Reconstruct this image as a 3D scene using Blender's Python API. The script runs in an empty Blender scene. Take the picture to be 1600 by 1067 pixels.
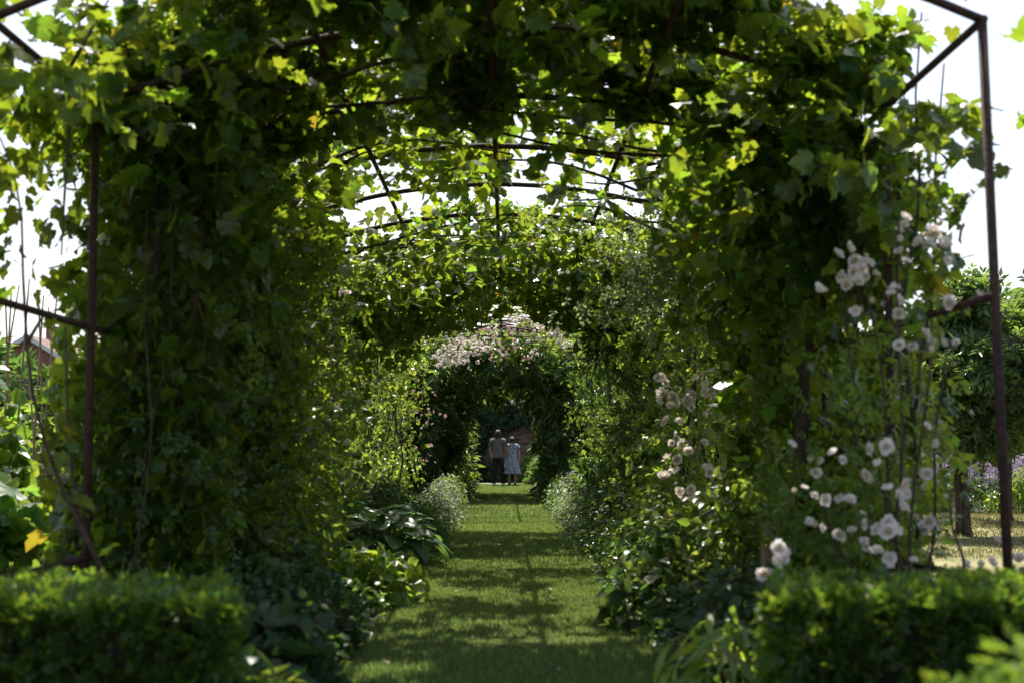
import bpy, bmesh, math, random
import numpy as np
from mathutils import Matrix, Vector, Euler

RNG = np.random.default_rng(7)
random.seed(7)
PI = math.pi
scene = bpy.context.scene
COL = scene.collection

# ------------------------------------------------------------------ camera
F_PX, EYE = 2222.0, 1.15
cam_d = bpy.data.cameras.new('camera')
cam_d.sensor_width = 36.0
cam_d.lens = 50.0
cam_d.clip_start, cam_d.clip_end = 0.1, 2000
cam_d.dof.use_dof = True
cam_d.dof.focus_distance = 21.0
cam_d.dof.aperture_fstop = 2.0
cam_d.dof.aperture_blades = 9
cam = bpy.data.objects.new('camera', cam_d)
COL.objects.link(cam)
cam.location = (0, 0, EYE)
cam.rotation_euler = (math.radians(90 + 4.285), 0, math.radians(-0.258))
scene.camera = cam

# ------------------------------------------------------------------ daylight
SUN_EL = math.radians(58)
SUN_AZ = math.radians(-8)          # measured from +Y, negative = towards -X
world = bpy.data.worlds.new('World')
scene.world = world
world.use_nodes = True
wn, wl = world.node_tree.nodes, world.node_tree.links
wn.clear()
sky = wn.new('ShaderNodeTexSky')
sky.sky_type = 'NISHITA'
sky.sun_disc = False
sky.sun_elevation = SUN_EL
sky.sun_rotation = SUN_AZ
sky.air_density, sky.dust_density, sky.ozone_density = 1.0, 3.0, 1.0
bg = wn.new('ShaderNodeBackground')
bg.inputs['Strength'].default_value = 0.10
wo = wn.new('ShaderNodeOutputWorld')
wl.new(sky.outputs[0], bg.inputs['Color'])
# summer haze: brightness grows with the length of air looked through, 1 - exp(-tau / sin(elevation)), alike all round
veil = wn.new('ShaderNodeBackground')
veil.inputs['Color'].default_value = (0.93, 0.94, 1.0, 1)
wtc = wn.new('ShaderNodeTexCoord')
wsx = wn.new('ShaderNodeSeparateXYZ'); wl.new(wtc.outputs['Generated'], wsx.inputs[0])
wmx = wn.new('ShaderNodeMath'); wmx.operation = 'MAXIMUM'; wmx.inputs[1].default_value = 0.04; wl.new(wsx.outputs['Z'], wmx.inputs[0])
wdv = wn.new('ShaderNodeMath'); wdv.operation = 'DIVIDE'; wdv.inputs[0].default_value = -0.24; wl.new(wmx.outputs[0], wdv.inputs[1])
wex = wn.new('ShaderNodeMath'); wex.operation = 'EXPONENT'; wl.new(wdv.outputs[0], wex.inputs[0])
wsb = wn.new('ShaderNodeMath'); wsb.operation = 'SUBTRACT'; wsb.inputs[0].default_value = 1.0; wl.new(wex.outputs[0], wsb.inputs[1])
wml = wn.new('ShaderNodeMath'); wml.operation = 'MULTIPLY'; wml.inputs[1].default_value = 0.31; wl.new(wsb.outputs[0], wml.inputs[0])
wl.new(wml.outputs[0], veil.inputs['Strength'])
ad = wn.new('ShaderNodeAddShader')
wl.new(bg.outputs[0], ad.inputs[0]); wl.new(veil.outputs[0], ad.inputs[1])
wl.new(ad.outputs[0], wo.inputs['Surface'])

sd = bpy.data.lights.new('sun', 'SUN')
sd.energy = 5.0
sd.angle = math.radians(0.53)
sd.color = (1.0, 0.94, 0.84)
sun = bpy.data.objects.new('sun', sd)
COL.objects.link(sun)
sdir = Vector((math.sin(SUN_AZ) * math.cos(SUN_EL), math.cos(SUN_AZ) * math.cos(SUN_EL), math.sin(SUN_EL)))
sun.rotation_euler = sdir.to_track_quat('Z', 'Y').to_euler()
sun.location = (0, 0, 30)

scene.view_settings.view_transform = 'Standard'
scene.view_settings.look = 'None'
scene.view_settings.exposure = 0.85
scene.view_settings.gamma = 1.0
scene.view_settings.use_curve_mapping = False
scene.render.engine = 'CYCLES'
cy = scene.cycles
cy.max_bounces, cy.diffuse_bounces, cy.glossy_bounces = 7, 4, 2
cy.transmission_bounces, cy.transparent_max_bounces = 6, 4
cy.sample_clamp_indirect = 4.0
cy.use_denoising = True


# ------------------------------------------------------------------ helpers
def at(px, py, d):
    """world point seen at photo pixel (1600 wide) at distance d along +Y"""
    v = Vector(((px - 800.0) / F_PX, -(py - 533.5) / F_PX, -1.0))
    v.rotate(cam.rotation_euler)
    k = d / v.y
    return np.array((v.x * k, d, EYE + v.z * k))


def thing(name, label, cat, loc=(0, 0, 0), group=None):
    o = bpy.data.objects.new(name, None)
    o.empty_display_size = 0.1
    COL.objects.link(o)
    o.location = loc
    o['label'] = label
    o['category'] = cat
    if group:
        o['group'] = group
    return o


def link_mesh(name, me, mat, parent=None, kind=None):
    o = bpy.data.objects.new(name, me)
    COL.objects.link(o)
    if mat is not None and len(me.materials) == 0:
        me.materials.append(mat)
    if parent is not None:
        o.parent = parent
    if kind:
        o['kind'] = kind
    return o


def tri_mesh(name, V, F, UV=None, smooth=True):
    V = np.ascontiguousarray(V, dtype=np.float32)
    F = np.ascontiguousarray(F, dtype=np.int32)
    me = bpy.data.meshes.new(name)
    me.vertices.add(len(V))
    me.vertices.foreach_set('co', V.ravel())
    me.loops.add(F.size)
    me.loops.foreach_set('vertex_index', F.ravel())
    me.polygons.add(len(F))
    me.polygons.foreach_set('loop_start', np.arange(0, F.size, 3, dtype=np.int32))
    if UV is not None:
        ul = me.uv_layers.new(name='UVMap')
        ul.data.foreach_set('uv', np.ascontiguousarray(UV[F.ravel()], dtype=np.float32).ravel())
    me.update(calc_edges=True)
    if smooth:
        me.polygons.foreach_set('use_smooth', np.ones(len(F), dtype=bool))
    return me


class Acc:
    """collects tubes and boxes, built as one mesh"""
    def __init__(self):
        self.v, self.f = [], []

    def tube(self, pts, rad, n=6, cap=True):
        pts = [Vector(p) for p in pts]
        if not hasattr(rad, '__len__'):
            rad = [rad] * len(pts)
        b0 = len(self.v)
        for i, p in enumerate(pts):
            t = (pts[min(i + 1, len(pts) - 1)] - pts[max(i - 1, 0)]).normalized()
            ref = Vector((0, 0, 1)) if abs(t.z) < 0.9 else Vector((0, 1, 0))
            a = t.cross(ref).normalized()
            b = t.cross(a)
            for k in range(n):
                an = 2 * PI * k / n
                self.v.append(p + (a * math.cos(an) + b * math.sin(an)) * rad[i])
        for i in range(len(pts) - 1):
            for k in range(n):
                k2 = (k + 1) % n
                self.f.append((b0 + i * n + k, b0 + i * n + k2, b0 + (i + 1) * n + k2, b0 + (i + 1) * n + k))
        if cap:
            self.f.append(tuple(b0 + k for k in range(n))[::-1])
            e = b0 + (len(pts) - 1) * n
            self.f.append(tuple(e + k for k in range(n)))
        return self

    def box(self, lo, hi):
        b = len(self.v)
        for z in (lo[2], hi[2]):
            for y in (lo[1], hi[1]):
                for x in (lo[0], hi[0]):
                    self.v.append(Vector((x, y, z)))
        self.f += [tuple(b + i for i in q) for q in
                   ((0, 2, 3, 1), (4, 5, 7, 6), (0, 1, 5, 4), (2, 6, 7, 3), (0, 4, 6, 2), (1, 3, 7, 5))]
        return self

    def loft(self, rings, close=True):
        """rings: list of equal-length lists of points"""
        b0, n = len(self.v), len(rings[0])
        for r in rings:
            self.v += [Vector(p) for p in r]
        for i in range(len(rings) - 1):
            for k in range(n):
                k2 = (k + 1) % n
                self.f.append((b0 + i * n + k, b0 + i * n + k2, b0 + (i + 1) * n + k2, b0 + (i + 1) * n + k))
        if close:
            self.f.append(tuple(b0 + k for k in range(n))[::-1])
            e = b0 + (len(rings) - 1) * n
            self.f.append(tuple(e + k for k in range(n)))
        return self

    def build(self, name, mat, parent=None, smooth=True, kind=None):
        me = bpy.data.meshes.new(name)
        off = Vector(parent.location) if parent is not None and parent.type == 'EMPTY' else Vector((0, 0, 0))
        me.from_pydata([v - off for v in self.v], [], self.f)
        me.update()
        if smooth:
            me.polygons.foreach_set('use_smooth', np.ones(len(me.polygons), dtype=bool))
        return link_mesh(name, me, mat, parent, kind)


class Stems:
    """every tube becomes a stem object of its own"""
    def __init__(self):
        self.accs = []

    def tube(self, *a, **k):
        self.accs.append(Acc().tube(*a, **k))
        return self

    def build(self, name, mat, parent):
        for a in self.accs:
            a.build(name, mat, parent)


def noise3(P, freq, seed):
    r = np.random.default_rng(seed)
    out = np.zeros(len(P))
    for i in range(7):
        k = r.normal(size=3) * freq * (0.6 + 0.8 * r.random())
        out += np.sin(P @ k + r.random() * 6.28)
    return out / 2.6


def unit(a):
    return a / np.maximum(np.linalg.norm(a, axis=-1, keepdims=True), 1e-9)


def frames(nrm, dirv):
    z = unit(nrm)
    y = unit(dirv - z * np.sum(dirv * z, axis=1, keepdims=True))
    x = np.cross(y, z)
    return np.stack((x, y, z), axis=2)


# ------------------------------------------------------------------ materials
def new_mat(name):
    m = bpy.data.materials.new(name)
    m.use_nodes = True
    m.node_tree.nodes.clear()
    return m, m.node_tree.nodes, m.node_tree.links


def leaf_mat(name, base, trans, hue=0.03, val=0.45, rough=0.33, tfac=0.42, vein=0.25, spec=0.45, yellow=0.0):
    m, n, l = new_mat(name)
    out = n.new('ShaderNodeOutputMaterial')
    geo = n.new('ShaderNodeNewGeometry')
    oi = n.new('ShaderNodeObjectInfo')
    add = n.new('ShaderNodeMath'); add.operation = 'ADD'
    l.new(geo.outputs['Random Per Island'], add.inputs[0]); l.new(oi.outputs['Random'], add.inputs[1])
    fr = n.new('ShaderNodeMath'); fr.operation = 'FRACT'; l.new(add.outputs[0], fr.inputs[0])
    wn_ = n.new('ShaderNodeTexWhiteNoise'); wn_.noise_dimensions = '1D'; l.new(fr.outputs[0], wn_.inputs['W'])
    sep = n.new('ShaderNodeSeparateColor'); l.new(wn_.outputs['Color'], sep.inputs[0])
    mh = n.new('ShaderNodeMapRange'); mh.inputs[3].default_value = 0.5 - hue; mh.inputs[4].default_value = 0.5 + hue
    l.new(sep.outputs[0], mh.inputs[0])
    mv = n.new('ShaderNodeMapRange'); mv.inputs[3].default_value = 1 - val; mv.inputs[4].default_value = 1 + val
    l.new(sep.outputs[1], mv.inputs[0])
    # midrib and side veins from the leaf's own UV
    uv = n.new('ShaderNodeUVMap')
    sx = n.new('ShaderNodeSeparateXYZ'); l.new(uv.outputs[0], sx.inputs[0])
    ab = n.new('ShaderNodeMath'); ab.operation = 'ABSOLUTE'; l.new(sx.outputs[0], ab.inputs[0])
    mid = n.new('ShaderNodeMapRange'); mid.inputs[1].default_value = 0.0; mid.inputs[2].default_value = 0.05
    mid.inputs[3].default_value = 1; mid.inputs[4].default_value = 0; l.new(ab.outputs[0], mid.inputs[0])
    sv = n.new('ShaderNodeMath'); sv.operation = 'SUBTRACT'; l.new(sx.outputs[1], sv.inputs[0]); l.new(ab.outputs[0], sv.inputs[1])
    sm = n.new('ShaderNodeMath'); sm.operation = 'MULTIPLY'; sm.inputs[1].default_value = 38.0; l.new(sv.outputs[0], sm.inputs[0])
    ss = n.new('ShaderNodeMath'); ss.operation = 'SINE'; l.new(sm.outputs[0], ss.inputs[0])
    s2 = n.new('ShaderNodeMapRange'); s2.inputs[1].default_value = 0.75; s2.inputs[2].default_value = 1.0
    s2.inputs[3].default_value = 0; s2.inputs[4].default_value = 0.6; l.new(ss.outputs[0], s2.inputs[0])
    mx = n.new('ShaderNodeMath'); mx.operation = 'MAXIMUM'; l.new(mid.outputs[0], mx.inputs[0]); l.new(s2.outputs[0], mx.inputs[1])
    vs = n.new('ShaderNodeMath'); vs.operation = 'MULTIPLY'; vs.inputs[1].default_value = vein; l.new(mx.outputs[0], vs.inputs[0])

    def colour(c):
        h = n.new('ShaderNodeHueSaturation'); h.inputs['Color'].default_value = (*c, 1)
        l.new(mh.outputs[0], h.inputs['Hue']); l.new(mv.outputs[0], h.inputs['Value'])
        x = n.new('ShaderNodeMix'); x.data_type = 'RGBA'
        l.new(vs.outputs[0], x.inputs[0]); l.new(h.outputs[0], x.inputs[6])
        x.inputs[7].default_value = (min(1, c[0] * 2.2 + .02), min(1, c[1] * 1.8 + .02), c[2] * 2 + .01, 1)
        res = x.outputs[2]
        if yellow > 0:
            gt = n.new('ShaderNodeMath'); gt.operation = 'LESS_THAN'; gt.inputs[1].default_value = yellow
            l.new(sep.outputs[2], gt.inputs[0])
            y = n.new('ShaderNodeMix'); y.data_type = 'RGBA'
            l.new(gt.outputs[0], y.inputs[0]); l.new(res, y.inputs[6])
            y.inputs[7].default_value = (max(c) * 1.1, max(c) * 0.85, c[2], 1)
            res = y.outputs[2]
        return res
    p = n.new('ShaderNodeBsdfPrincipled')
    l.new(colour(base), p.inputs['Base Color'])
    p.inputs['Roughness'].default_value = rough
    p.inputs['Specular IOR Level'].default_value = spec
    t = n.new('ShaderNodeBsdfTranslucent')
    l.new(colour(trans), t.inputs['Color'])
    mxs = n.new('ShaderNodeMixShader'); mxs.inputs[0].default_value = tfac
    l.new(p.outputs[0], mxs.inputs[1]); l.new(t.outputs[0], mxs.inputs[2])
    l.new(mxs.outputs[0], out.inputs['Surface'])
    return m


def plain_mat(name, c1, c2=None, scale=8.0, rough=0.8, bump=0.0, stretch=(1, 1, 1), spec=0.3, metal=0.0, detail=6):
    m, n, l = new_mat(name)
    out = n.new('ShaderNodeOutputMaterial')
    p = n.new('ShaderNodeBsdfPrincipled')
    p.inputs['Roughness'].default_value = rough
    p.inputs['Specular IOR Level'].default_value = spec
    p.inputs['Metallic'].default_value = metal
    tc = n.new('ShaderNodeTexCoord')
    mp = n.new('ShaderNodeMapping'); mp.inputs['Scale'].default_value = stretch
    l.new(tc.outputs['Object'], mp.inputs[0])
    nz = n.new('ShaderNodeTexNoise'); nz.inputs['Scale'].default_value = scale; nz.inputs['Detail'].default_value = detail
    l.new(mp.outputs[0], nz.inputs['Vector'])
    r = n.new('ShaderNodeValToRGB')
    r.color_ramp.elements[0].position = 0.35; r.color_ramp.elements[0].color = (*c1, 1)
    r.color_ramp.elements[1].position = 0.68; r.color_ramp.elements[1].color = (*(c2 or c1), 1)
    l.new(nz.outputs['Fac'], r.inputs[0]); l.new(r.outputs[0], p.inputs['Base Color'])
    if bump:
        b = n.new('ShaderNodeBump'); b.inputs['Strength'].default_value = bump; b.inputs['Distance'].default_value = 0.02
        l.new(nz.outputs['Fac'], b.inputs['Height']); l.new(b.outputs[0], p.inputs['Normal'])
    l.new(p.outputs[0], out.inputs['Surface'])
    return m


def petal_mat(name, c, t, eye=None):
    """petal colour varies from bloom to bloom; the eye sits at small U"""
    m, n, l = new_mat(name)
    out = n.new('ShaderNodeOutputMaterial')
    geo = n.new('ShaderNodeNewGeometry'); oi = n.new('ShaderNodeObjectInfo')
    add = n.new('ShaderNodeMath'); add.operation = 'ADD'
    l.new(geo.outputs['Random Per Island'], add.inputs[0]); l.new(oi.outputs['Random'], add.inputs[1])
    w = n.new('ShaderNodeTexWhiteNoise'); w.noise_dimensions = '1D'; l.new(add.outputs[0], w.inputs['W'])
    uv = n.new('ShaderNodeUVMap'); sx = n.new('ShaderNodeSeparateXYZ'); l.new(uv.outputs[0], sx.inputs[0])
    r = n.new('ShaderNodeMapRange'); r.inputs[1].default_value = .10; r.inputs[2].default_value = .30; l.new(sx.outputs[0], r.inputs[0])

    def colour(col):
        k = n.new('ShaderNodeMix'); k.data_type = 'RGBA'
        k.inputs[6].default_value = (*col, 1); k.inputs[7].default_value = (col[0] * .94, col[1] * .82, col[2] * .81, 1)
        l.new(w.outputs['Value'], k.inputs[0])
        e = n.new('ShaderNodeMix'); e.data_type = 'RGBA'
        e.inputs[6].default_value = (*(eye or col), 1)
        l.new(r.outputs[0], e.inputs[0]); l.new(k.outputs[2], e.inputs[7])
        return e.outputs[2]
    p = n.new('ShaderNodeBsdfPrincipled'); p.inputs['Roughness'].default_value = .6; p.inputs['Specular IOR Level'].default_value = .2
    l.new(colour(c), p.inputs['Base Color'])
    tr = n.new('ShaderNodeBsdfTranslucent'); l.new(colour(t), tr.inputs['Color'])
    x = n.new('ShaderNodeMixShader'); x.inputs[0].default_value = .42
    l.new(p.outputs[0], x.inputs[1]); l.new(tr.outputs[0], x.inputs[2]); l.new(x.outputs[0], out.inputs['Surface'])
    return m


M = dict(
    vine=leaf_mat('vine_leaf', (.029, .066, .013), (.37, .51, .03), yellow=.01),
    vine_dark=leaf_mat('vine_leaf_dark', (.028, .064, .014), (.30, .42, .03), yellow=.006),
    rose_leaf=leaf_mat('rose_leaf', (.055, .105, .022), (.36, .50, .05)),
    shrub=leaf_mat('shrub_leaf', (.040, .085, .022), (.16, .28, .04)),
    dark=leaf_mat('dark_leaf', (.025, .058, .018), (.10, .19, .03), rough=.5, tfac=.3),
    lime=leaf_mat('lime_leaf', (.10, .17, .025), (.40, .55, .05)),
    hosta=leaf_mat('hosta_leaf', (.060, .125, .055), (.20, .36, .06), rough=.28, val=.25, vein=.35, tfac=.3),
    box=leaf_mat('box_leaf', (.032, .074, .012), (.24, .39, .03), rough=.34, val=.4),
    ball=leaf_mat('young_box_leaf', (.10, .18, .02), (.38, .55, .04), rough=.6, spec=.25, val=.35),
    grey=leaf_mat('grey_leaf', (.17, .21, .11), (.36, .46, .18), vein=0, rough=.6),
    apple=leaf_mat('apple_leaf', (.055, .105, .030), (.25, .38, .06), rough=.32, spec=.6),
    bean=leaf_mat('bean_leaf', (.07, .14, .03), (.34, .52, .05)),
    blade=leaf_mat('grass_blade', (.125, .180, .055), (.31, .43, .10), vein=0, rough=.5, tfac=.35),
    straw=leaf_mat('dry_grass_blade', (.21, .20, .085), (.36, .34, .13), vein=0, rough=.7, tfac=.3, hue=.02),
    white=petal_mat('white_petal', (.90, .88, .87), (.84, .81, .79), (.74, .66, .48)),
    pink=petal_mat('pink_petal', (.74, .56, .56), (.68, .46, .48)),
    mauve=petal_mat('mauve_petal', (.47, .42, .55), (.45, .40, .55)),
    yellow=petal_mat('yellow_petal', (.62, .62, .10), (.55, .55, .08)),
    red=petal_mat('red_bud', (.35, .06, .03), (.4, .08, .03)),
    blue=petal_mat('blue_petal', (.30, .36, .62), (.3, .34, .55)),
    rust=plain_mat('rusty_iron', (.030, .016, .014), (.075, .036, .026), 30, .75, .3),
    bark=plain_mat('bark', (.035, .024, .017), (.10, .075, .055), 22, .95, .9, (1, 1, .25)),
    stem=plain_mat('green_stem', (.06, .08, .025), (.11, .12, .045), 10, .7),
    brownstem=plain_mat('brown_stem', (.05, .032, .022), (.11, .075, .05), 14, .85, .3),
    cane=plain_mat('bamboo_cane', (.30, .20, .12), (.46, .34, .22), 9, .6, .1, (1, 1, .2)),
    wood=plain_mat('weathered_wood', (.20, .15, .085), (.34, .27, .16), 14, .9, .4, (3, 3, .3)),
    soil=plain_mat('soil', (.022, .016, .010), (.060, .043, .028), 5, 1, .6),
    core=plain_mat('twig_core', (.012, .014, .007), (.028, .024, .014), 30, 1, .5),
    path=plain_mat('lawn_ground', (.065, .080, .026), (.11, .125, .045), 4, 1, .4),
    dry=plain_mat('dry_lawn_ground', (.17, .165, .07), (.28, .25, .125), 1.3, 1, .4),
    gravel=plain_mat('pale_gravel', (.32, .27, .24), (.48, .42, .38), 60, 1, .4),
)


# ------------------------------------------------------------------ leaf templates: (V, F, UV), length 1 along +Y, facing +Z
def fan(outline, centre, zf):
    pts = [centre] + outline
    V = np.array([(x, y, zf(x, y)) for x, y in pts])
    n = len(outline)
    F = np.array([(0, 1 + i, 1 + (i + 1) % n) for i in range(n)])
    return V, F, np.array(pts, dtype=float)


def mirror(half):
    return half + [(-x, y) for x, y in half[::-1] if abs(x) > 1e-6]


def grape(seed, hi=True):
    r = random.Random(seed)
    half_hi = [(0, .02), (.13, -.14), (.33, -.13), (.43, -.02), (.54, .10), (.44, .19), (.58, .33), (.57, .50), (.42, .50), (.34, .46),
               (.35, .62), (.25, .68), (.20, .82), (.09, .88), (0, 1.0)]
    half_lo = [(0, .02), (.22, -.15), (.52, .06), (.42, .20), (.58, .46), (.32, .47), (.26, .72), (0, 1.0)]
    o = mirror(half_hi if hi else half_lo)
    o = [(x * (1 + r.uniform(-.07, .07)), y + r.uniform(-.03, .03)) for x, y in o]
    cx, cu = r.uniform(.05, .35), r.uniform(.1, .45)
    V, F, U = fan(o, (0, .26), lambda x, y: abs(x) * cx - cu * (y - .25) ** 2 - .35 * x * x + .05 * math.sin(9 * x + 5 * y))
    if not hi:
        return V, F, U
    # leaf stalk, curving up and back
    b = len(V)
    z0 = V[1][2]
    S = np.array(((-.012, .03, z0), (.014, .03, z0), (.012, -.25, z0 + .06), (-.010, -.5, z0 + .22)))
    return np.vstack((V, S)), np.vstack((F, ((b, b + 1, b + 2), (b, b + 2, b + 3)))), np.vstack((U, ((0, .1),) * 4))


def ell(w=.42, fold=.25, curl=.25, pts=4, shift=0.45):
    """simple folded leaf: midrib + two edges"""
    ys = np.linspace(0, 1, pts)
    V, UV = [], []
    for y in ys:
        h = w * math.sin(PI * (y ** (math.log(.5) / math.log(shift)))) if 0 < y < 1 else 0
        z = -curl * y * y
        for s in (-1, 0, 1):
            V.append((s * h, y, z + abs(s) * h * fold)); UV.append((s * h, y))
    F = []
    for i in range(pts - 1):
        a, b = 3 * i, 3 * (i + 1)
        for j in (0, 1):
            F += [(a + j, a + j + 1, b + j + 1), (a + j, b + j + 1, b + j)]
    V, F, UV = np.array(V, float), np.array(F), np.array(UV, float)
    keep = []
    for f in F:
        if len({tuple(np.round(V[k], 6)) for k in f}) == 3:
            keep.append(f)
    return V, np.array(keep), UV


def dia(w=.3, fold=.3, curl=.2):
    """two-triangle leaf folded along its midrib"""
    V = np.array(((0, 0, 0), (w, .45, w * fold), (-w, .45, w * fold), (0, 1, -curl)), float)
    return V, np.array(((0, 1, 3), (0, 3, 2))), V[:, :2].copy()


def grape_far(seed):
    r = random.Random(seed)
    o = mirror([(0, .0), (.28, -.13), (.56, .2), (.40, .34), (.36, .66), (0, 1)])
    cx, cu = r.uniform(.05, .3), r.uniform(.1, .4)
    o = [(x * (1 + r.uniform(-.08, .08)), y + r.uniform(-.03, .03)) for x, y in o]
    V = np.array([(x, y, abs(x) * cx - cu * (y - .25) ** 2 - .3 * x * x) for x, y in o])
    n = len(o)
    return V, np.array([(0, i, i + 1) for i in range(1, n - 1)]), np.array(o, float)


def combine(parts):
    V, F, U, b = [], [], [], 0
    for (v, f, u), m in parts:
        m = np.array(m)
        V.append(v @ m[:3, :3].T + m[:3, 3]); F.append(f + b); U.append(u); b += len(v)
    return np.vstack(V), np.vstack(F), np.vstack(U)


def mtx(loc=(0, 0, 0), rot=(0, 0, 0), s=1.0):
    return Matrix.LocRotScale(Vector(loc), Euler(rot), Vector((s, s, s)))


def rose_sprig(seed, far=False):
    r = random.Random(seed)
    e = dia(.30, .25, .2) if far else ell(.30, .25, .2, 3)
    P = []
    for k, (y, a) in enumerate(((.05, 1.0), (.05, -1.0), (.30, .9), (.30, -.9), (.55, 0))):
        P.append((e, mtx((0, y, 0), (r.uniform(-.3, .3), r.uniform(-.4, .4), a + r.uniform(-.2, .2)), .42 + r.uniform(-.05, .05))))
    return combine(P)


def box_sprig(seed, n=7):
    r = random.Random(seed)
    e = dia(.32, .2, .15)
    P = []
    for k in range(n):
        y = k / n * .8
        P.append((e, mtx((0, y, 0), (r.uniform(.1, .7), 0, (1 if k % 2 else -1) * r.uniform(.5, 1.1) + r.uniform(-.2, .2)), .36)))
    return combine(P)


def shoot(seed, n=9, w=.16, spread=.9, size=.5):
    r = random.Random(seed)
    e = dia(w * 1.1, .2, .3)
    P = []
    for k in range(n):
        y = k / n
        P.append((e, mtx((0, y * .7, 0), (r.uniform(-.2, .5), r.uniform(-.5, .5), (1 if k % 2 else -1) * r.uniform(.4, 1.0) * spread), size * r.uniform(.8, 1.15))))
    return combine(P)


def rose_flower(seed):
    """cupped double rose: rings of petals, from half open to blown; some seeds give buds"""
    r = random.Random(seed)
    op = (.0, .25, -.25, .45, .75, -.1)[seed % 6]
    rings = ((6, .50, .25, 0), (6, .40, .75, .04), (5, .26, 1.1, .07))
    if seed % 6 == 4:
        rings = ((5, .36, .95, 0), (4, .26, 1.15, .03))
    if seed % 6 == 2:
        rings = ((5, .52, .30, 0), (5, .38, .55, .03))
    V, F, U = [], [], []
    for ring, (n, rad, tilt, h) in enumerate(rings):
        for k in range(n):
            a = 2 * PI * (k + .5 * ring) / n + r.uniform(-.2, .2)
            t = tilt + op * .5 + r.uniform(-.25, .25)
            rd = rad * r.uniform(.85, 1.15)
            ca, sa = math.cos(a), math.sin(a)
            b = len(V)
            for u, wd in ((.05, .10), (.55, .48), (1.0, .34)):
                rr = rd * u * math.cos(t * u)
                z = h + rd * u * math.sin(t) * u
                for s in (-1, 1):
                    x_, y_ = rr, s * wd * rd
                    V.append((ca * x_ - sa * y_, sa * x_ + ca * y_, z + .03 + r.uniform(-.02, .02))); U.append((max(0, rr), .5))
            F += [(b, b + 1, b + 3), (b, b + 3, b + 2), (b + 2, b + 3, b + 5), (b + 2, b + 5, b + 4)]
    # stamen boss, welded to nothing, low in the cup
    b = len(V)
    for k in range(6):
        V.append((.07 * math.cos(k * PI / 3), .07 * math.sin(k * PI / 3), .10)); U.append((0, .5))
    V.append((0, 0, .16)); U.append((0, .5))
    F += [(b + k, b + (k + 1) % 6, b + 6) for k in range(6)]
    return np.array(V, float), np.array(F), np.array(U, float)


def small_flower(seed, n=5):
    V, F, U = [(0, 0, 0)], [], [(.5, .5)]
    for k in range(n):
        a = 2 * PI * k / n
        for da, rr, z in ((-.45, .42, .08), (0, .55, .16), (.45, .42, .08)):
            V.append((math.cos(a + da) * rr, math.sin(a + da) * rr, z)); U.append((.5, .5))
        b = 1 + 3 * k
        F += [(0, b, b + 1), (0, b + 1, b + 2)]
    return np.array(V, float), np.array(F), np.array(U, float)


def hosta_leaf(seed):
    r = random.Random(seed)
    V, U, F = [], [], []
    ny, nx = 7, 6
    for j in range(ny + 1):
        y = j / ny
        w = .40 * (math.sin(PI * min(1, y * .93 + .07)) ** .62) * (1 - .25 * y)
        if j == ny:
            w = .004
        for i in range(nx + 1):
            s = i / nx * 2 - 1
            z = -.55 * y * y + .30 * y + abs(s) * w * .45 - .25 * s * s * w + .025 * math.cos(s * 9) * math.sin(PI * y) + .03 * math.sin(7 * y + seed) * s
            yy = y - (.10 * abs(s) if j == 0 else 0)
            V.append((s * w, yy, z)); U.append((s * .25, y * .3))
    for j in range(ny):
        for i in range(nx):
            a = j * (nx + 1) + i
            b = a + nx + 1
            F += [(a, a + 1, b + 1), (a, b + 1, b)]
    return np.array(V, float), np.array(F), np.array(U, float)


T_GRAPE_HI = [grape(s) for s in range(5)]
T_GRAPE_LO = [grape(s, False) for s in range(5)]
T_ROSE = [rose_sprig(s) for s in range(4)]
T_GRAPE_FAR = [grape_far(s) for s in range(5)]
T_ROSE_FAR = [rose_sprig(s, True) for s in range(4)]
T_ELL = [ell(.26, .25, .2, 4), ell(.32, .3, .3, 4), ell(.22, .2, .4, 4)]
T_ELL3 = [ell(.30, .3, .2, 3), ell(.36, .2, .3, 3)]
T_BOX = [box_sprig(s) for s in range(4)]
T_SHOOT = [shoot(s) for s in range(4)]
T_LANCE = [ell(.12, .3, .5, 5), ell(.10, .2, .7, 5)]
T_ROUND = [ell(.48, .15, .15, 4, .5), ell(.44, .25, .25, 4, .5)]
T_FLOWER = [rose_flower(s) for s in range(12)]
T_SMALL = [small_flower(0), small_flower(1, 4)]
T_HOSTA = [hosta_leaf(s) for s in range(4)]
T_BAMBOO = [shoot(s, 7, .10, .7, .6) for s in range(20, 23)]


def joined(name, tmpl, pos, R, scale, mat, parent=None, kind='stuff'):
    """all copies of the templates as one mesh"""
    off = np.array(parent.location) if parent is not None and parent.type == 'EMPTY' else np.zeros(3)
    which = RNG.integers(0, len(tmpl), len(pos))
    Vs, Fs, Us, b = [], [], [], 0
    for k, (v, f, u) in enumerate(tmpl):
        idx = np.where(which == k)[0]
        if len(idx) == 0:
            continue
        W = np.einsum('nij,vj->nvi', R[idx] * scale[idx][:, None, None], v) + (pos[idx] - off)[:, None, :]
        Vs.append(W.reshape(-1, 3))
        Fs.append((f[None] + (np.arange(len(idx)) * len(v))[:, None, None]).reshape(-1, 3) + b)
        Us.append(np.tile(u, (len(idx), 1)))
        b += len(idx) * len(v)
    me = tri_mesh(name, np.vstack(Vs), np.vstack(Fs), np.vstack(Us))
    return link_mesh(name, me, mat, parent, kind)


_cache = {}


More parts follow.
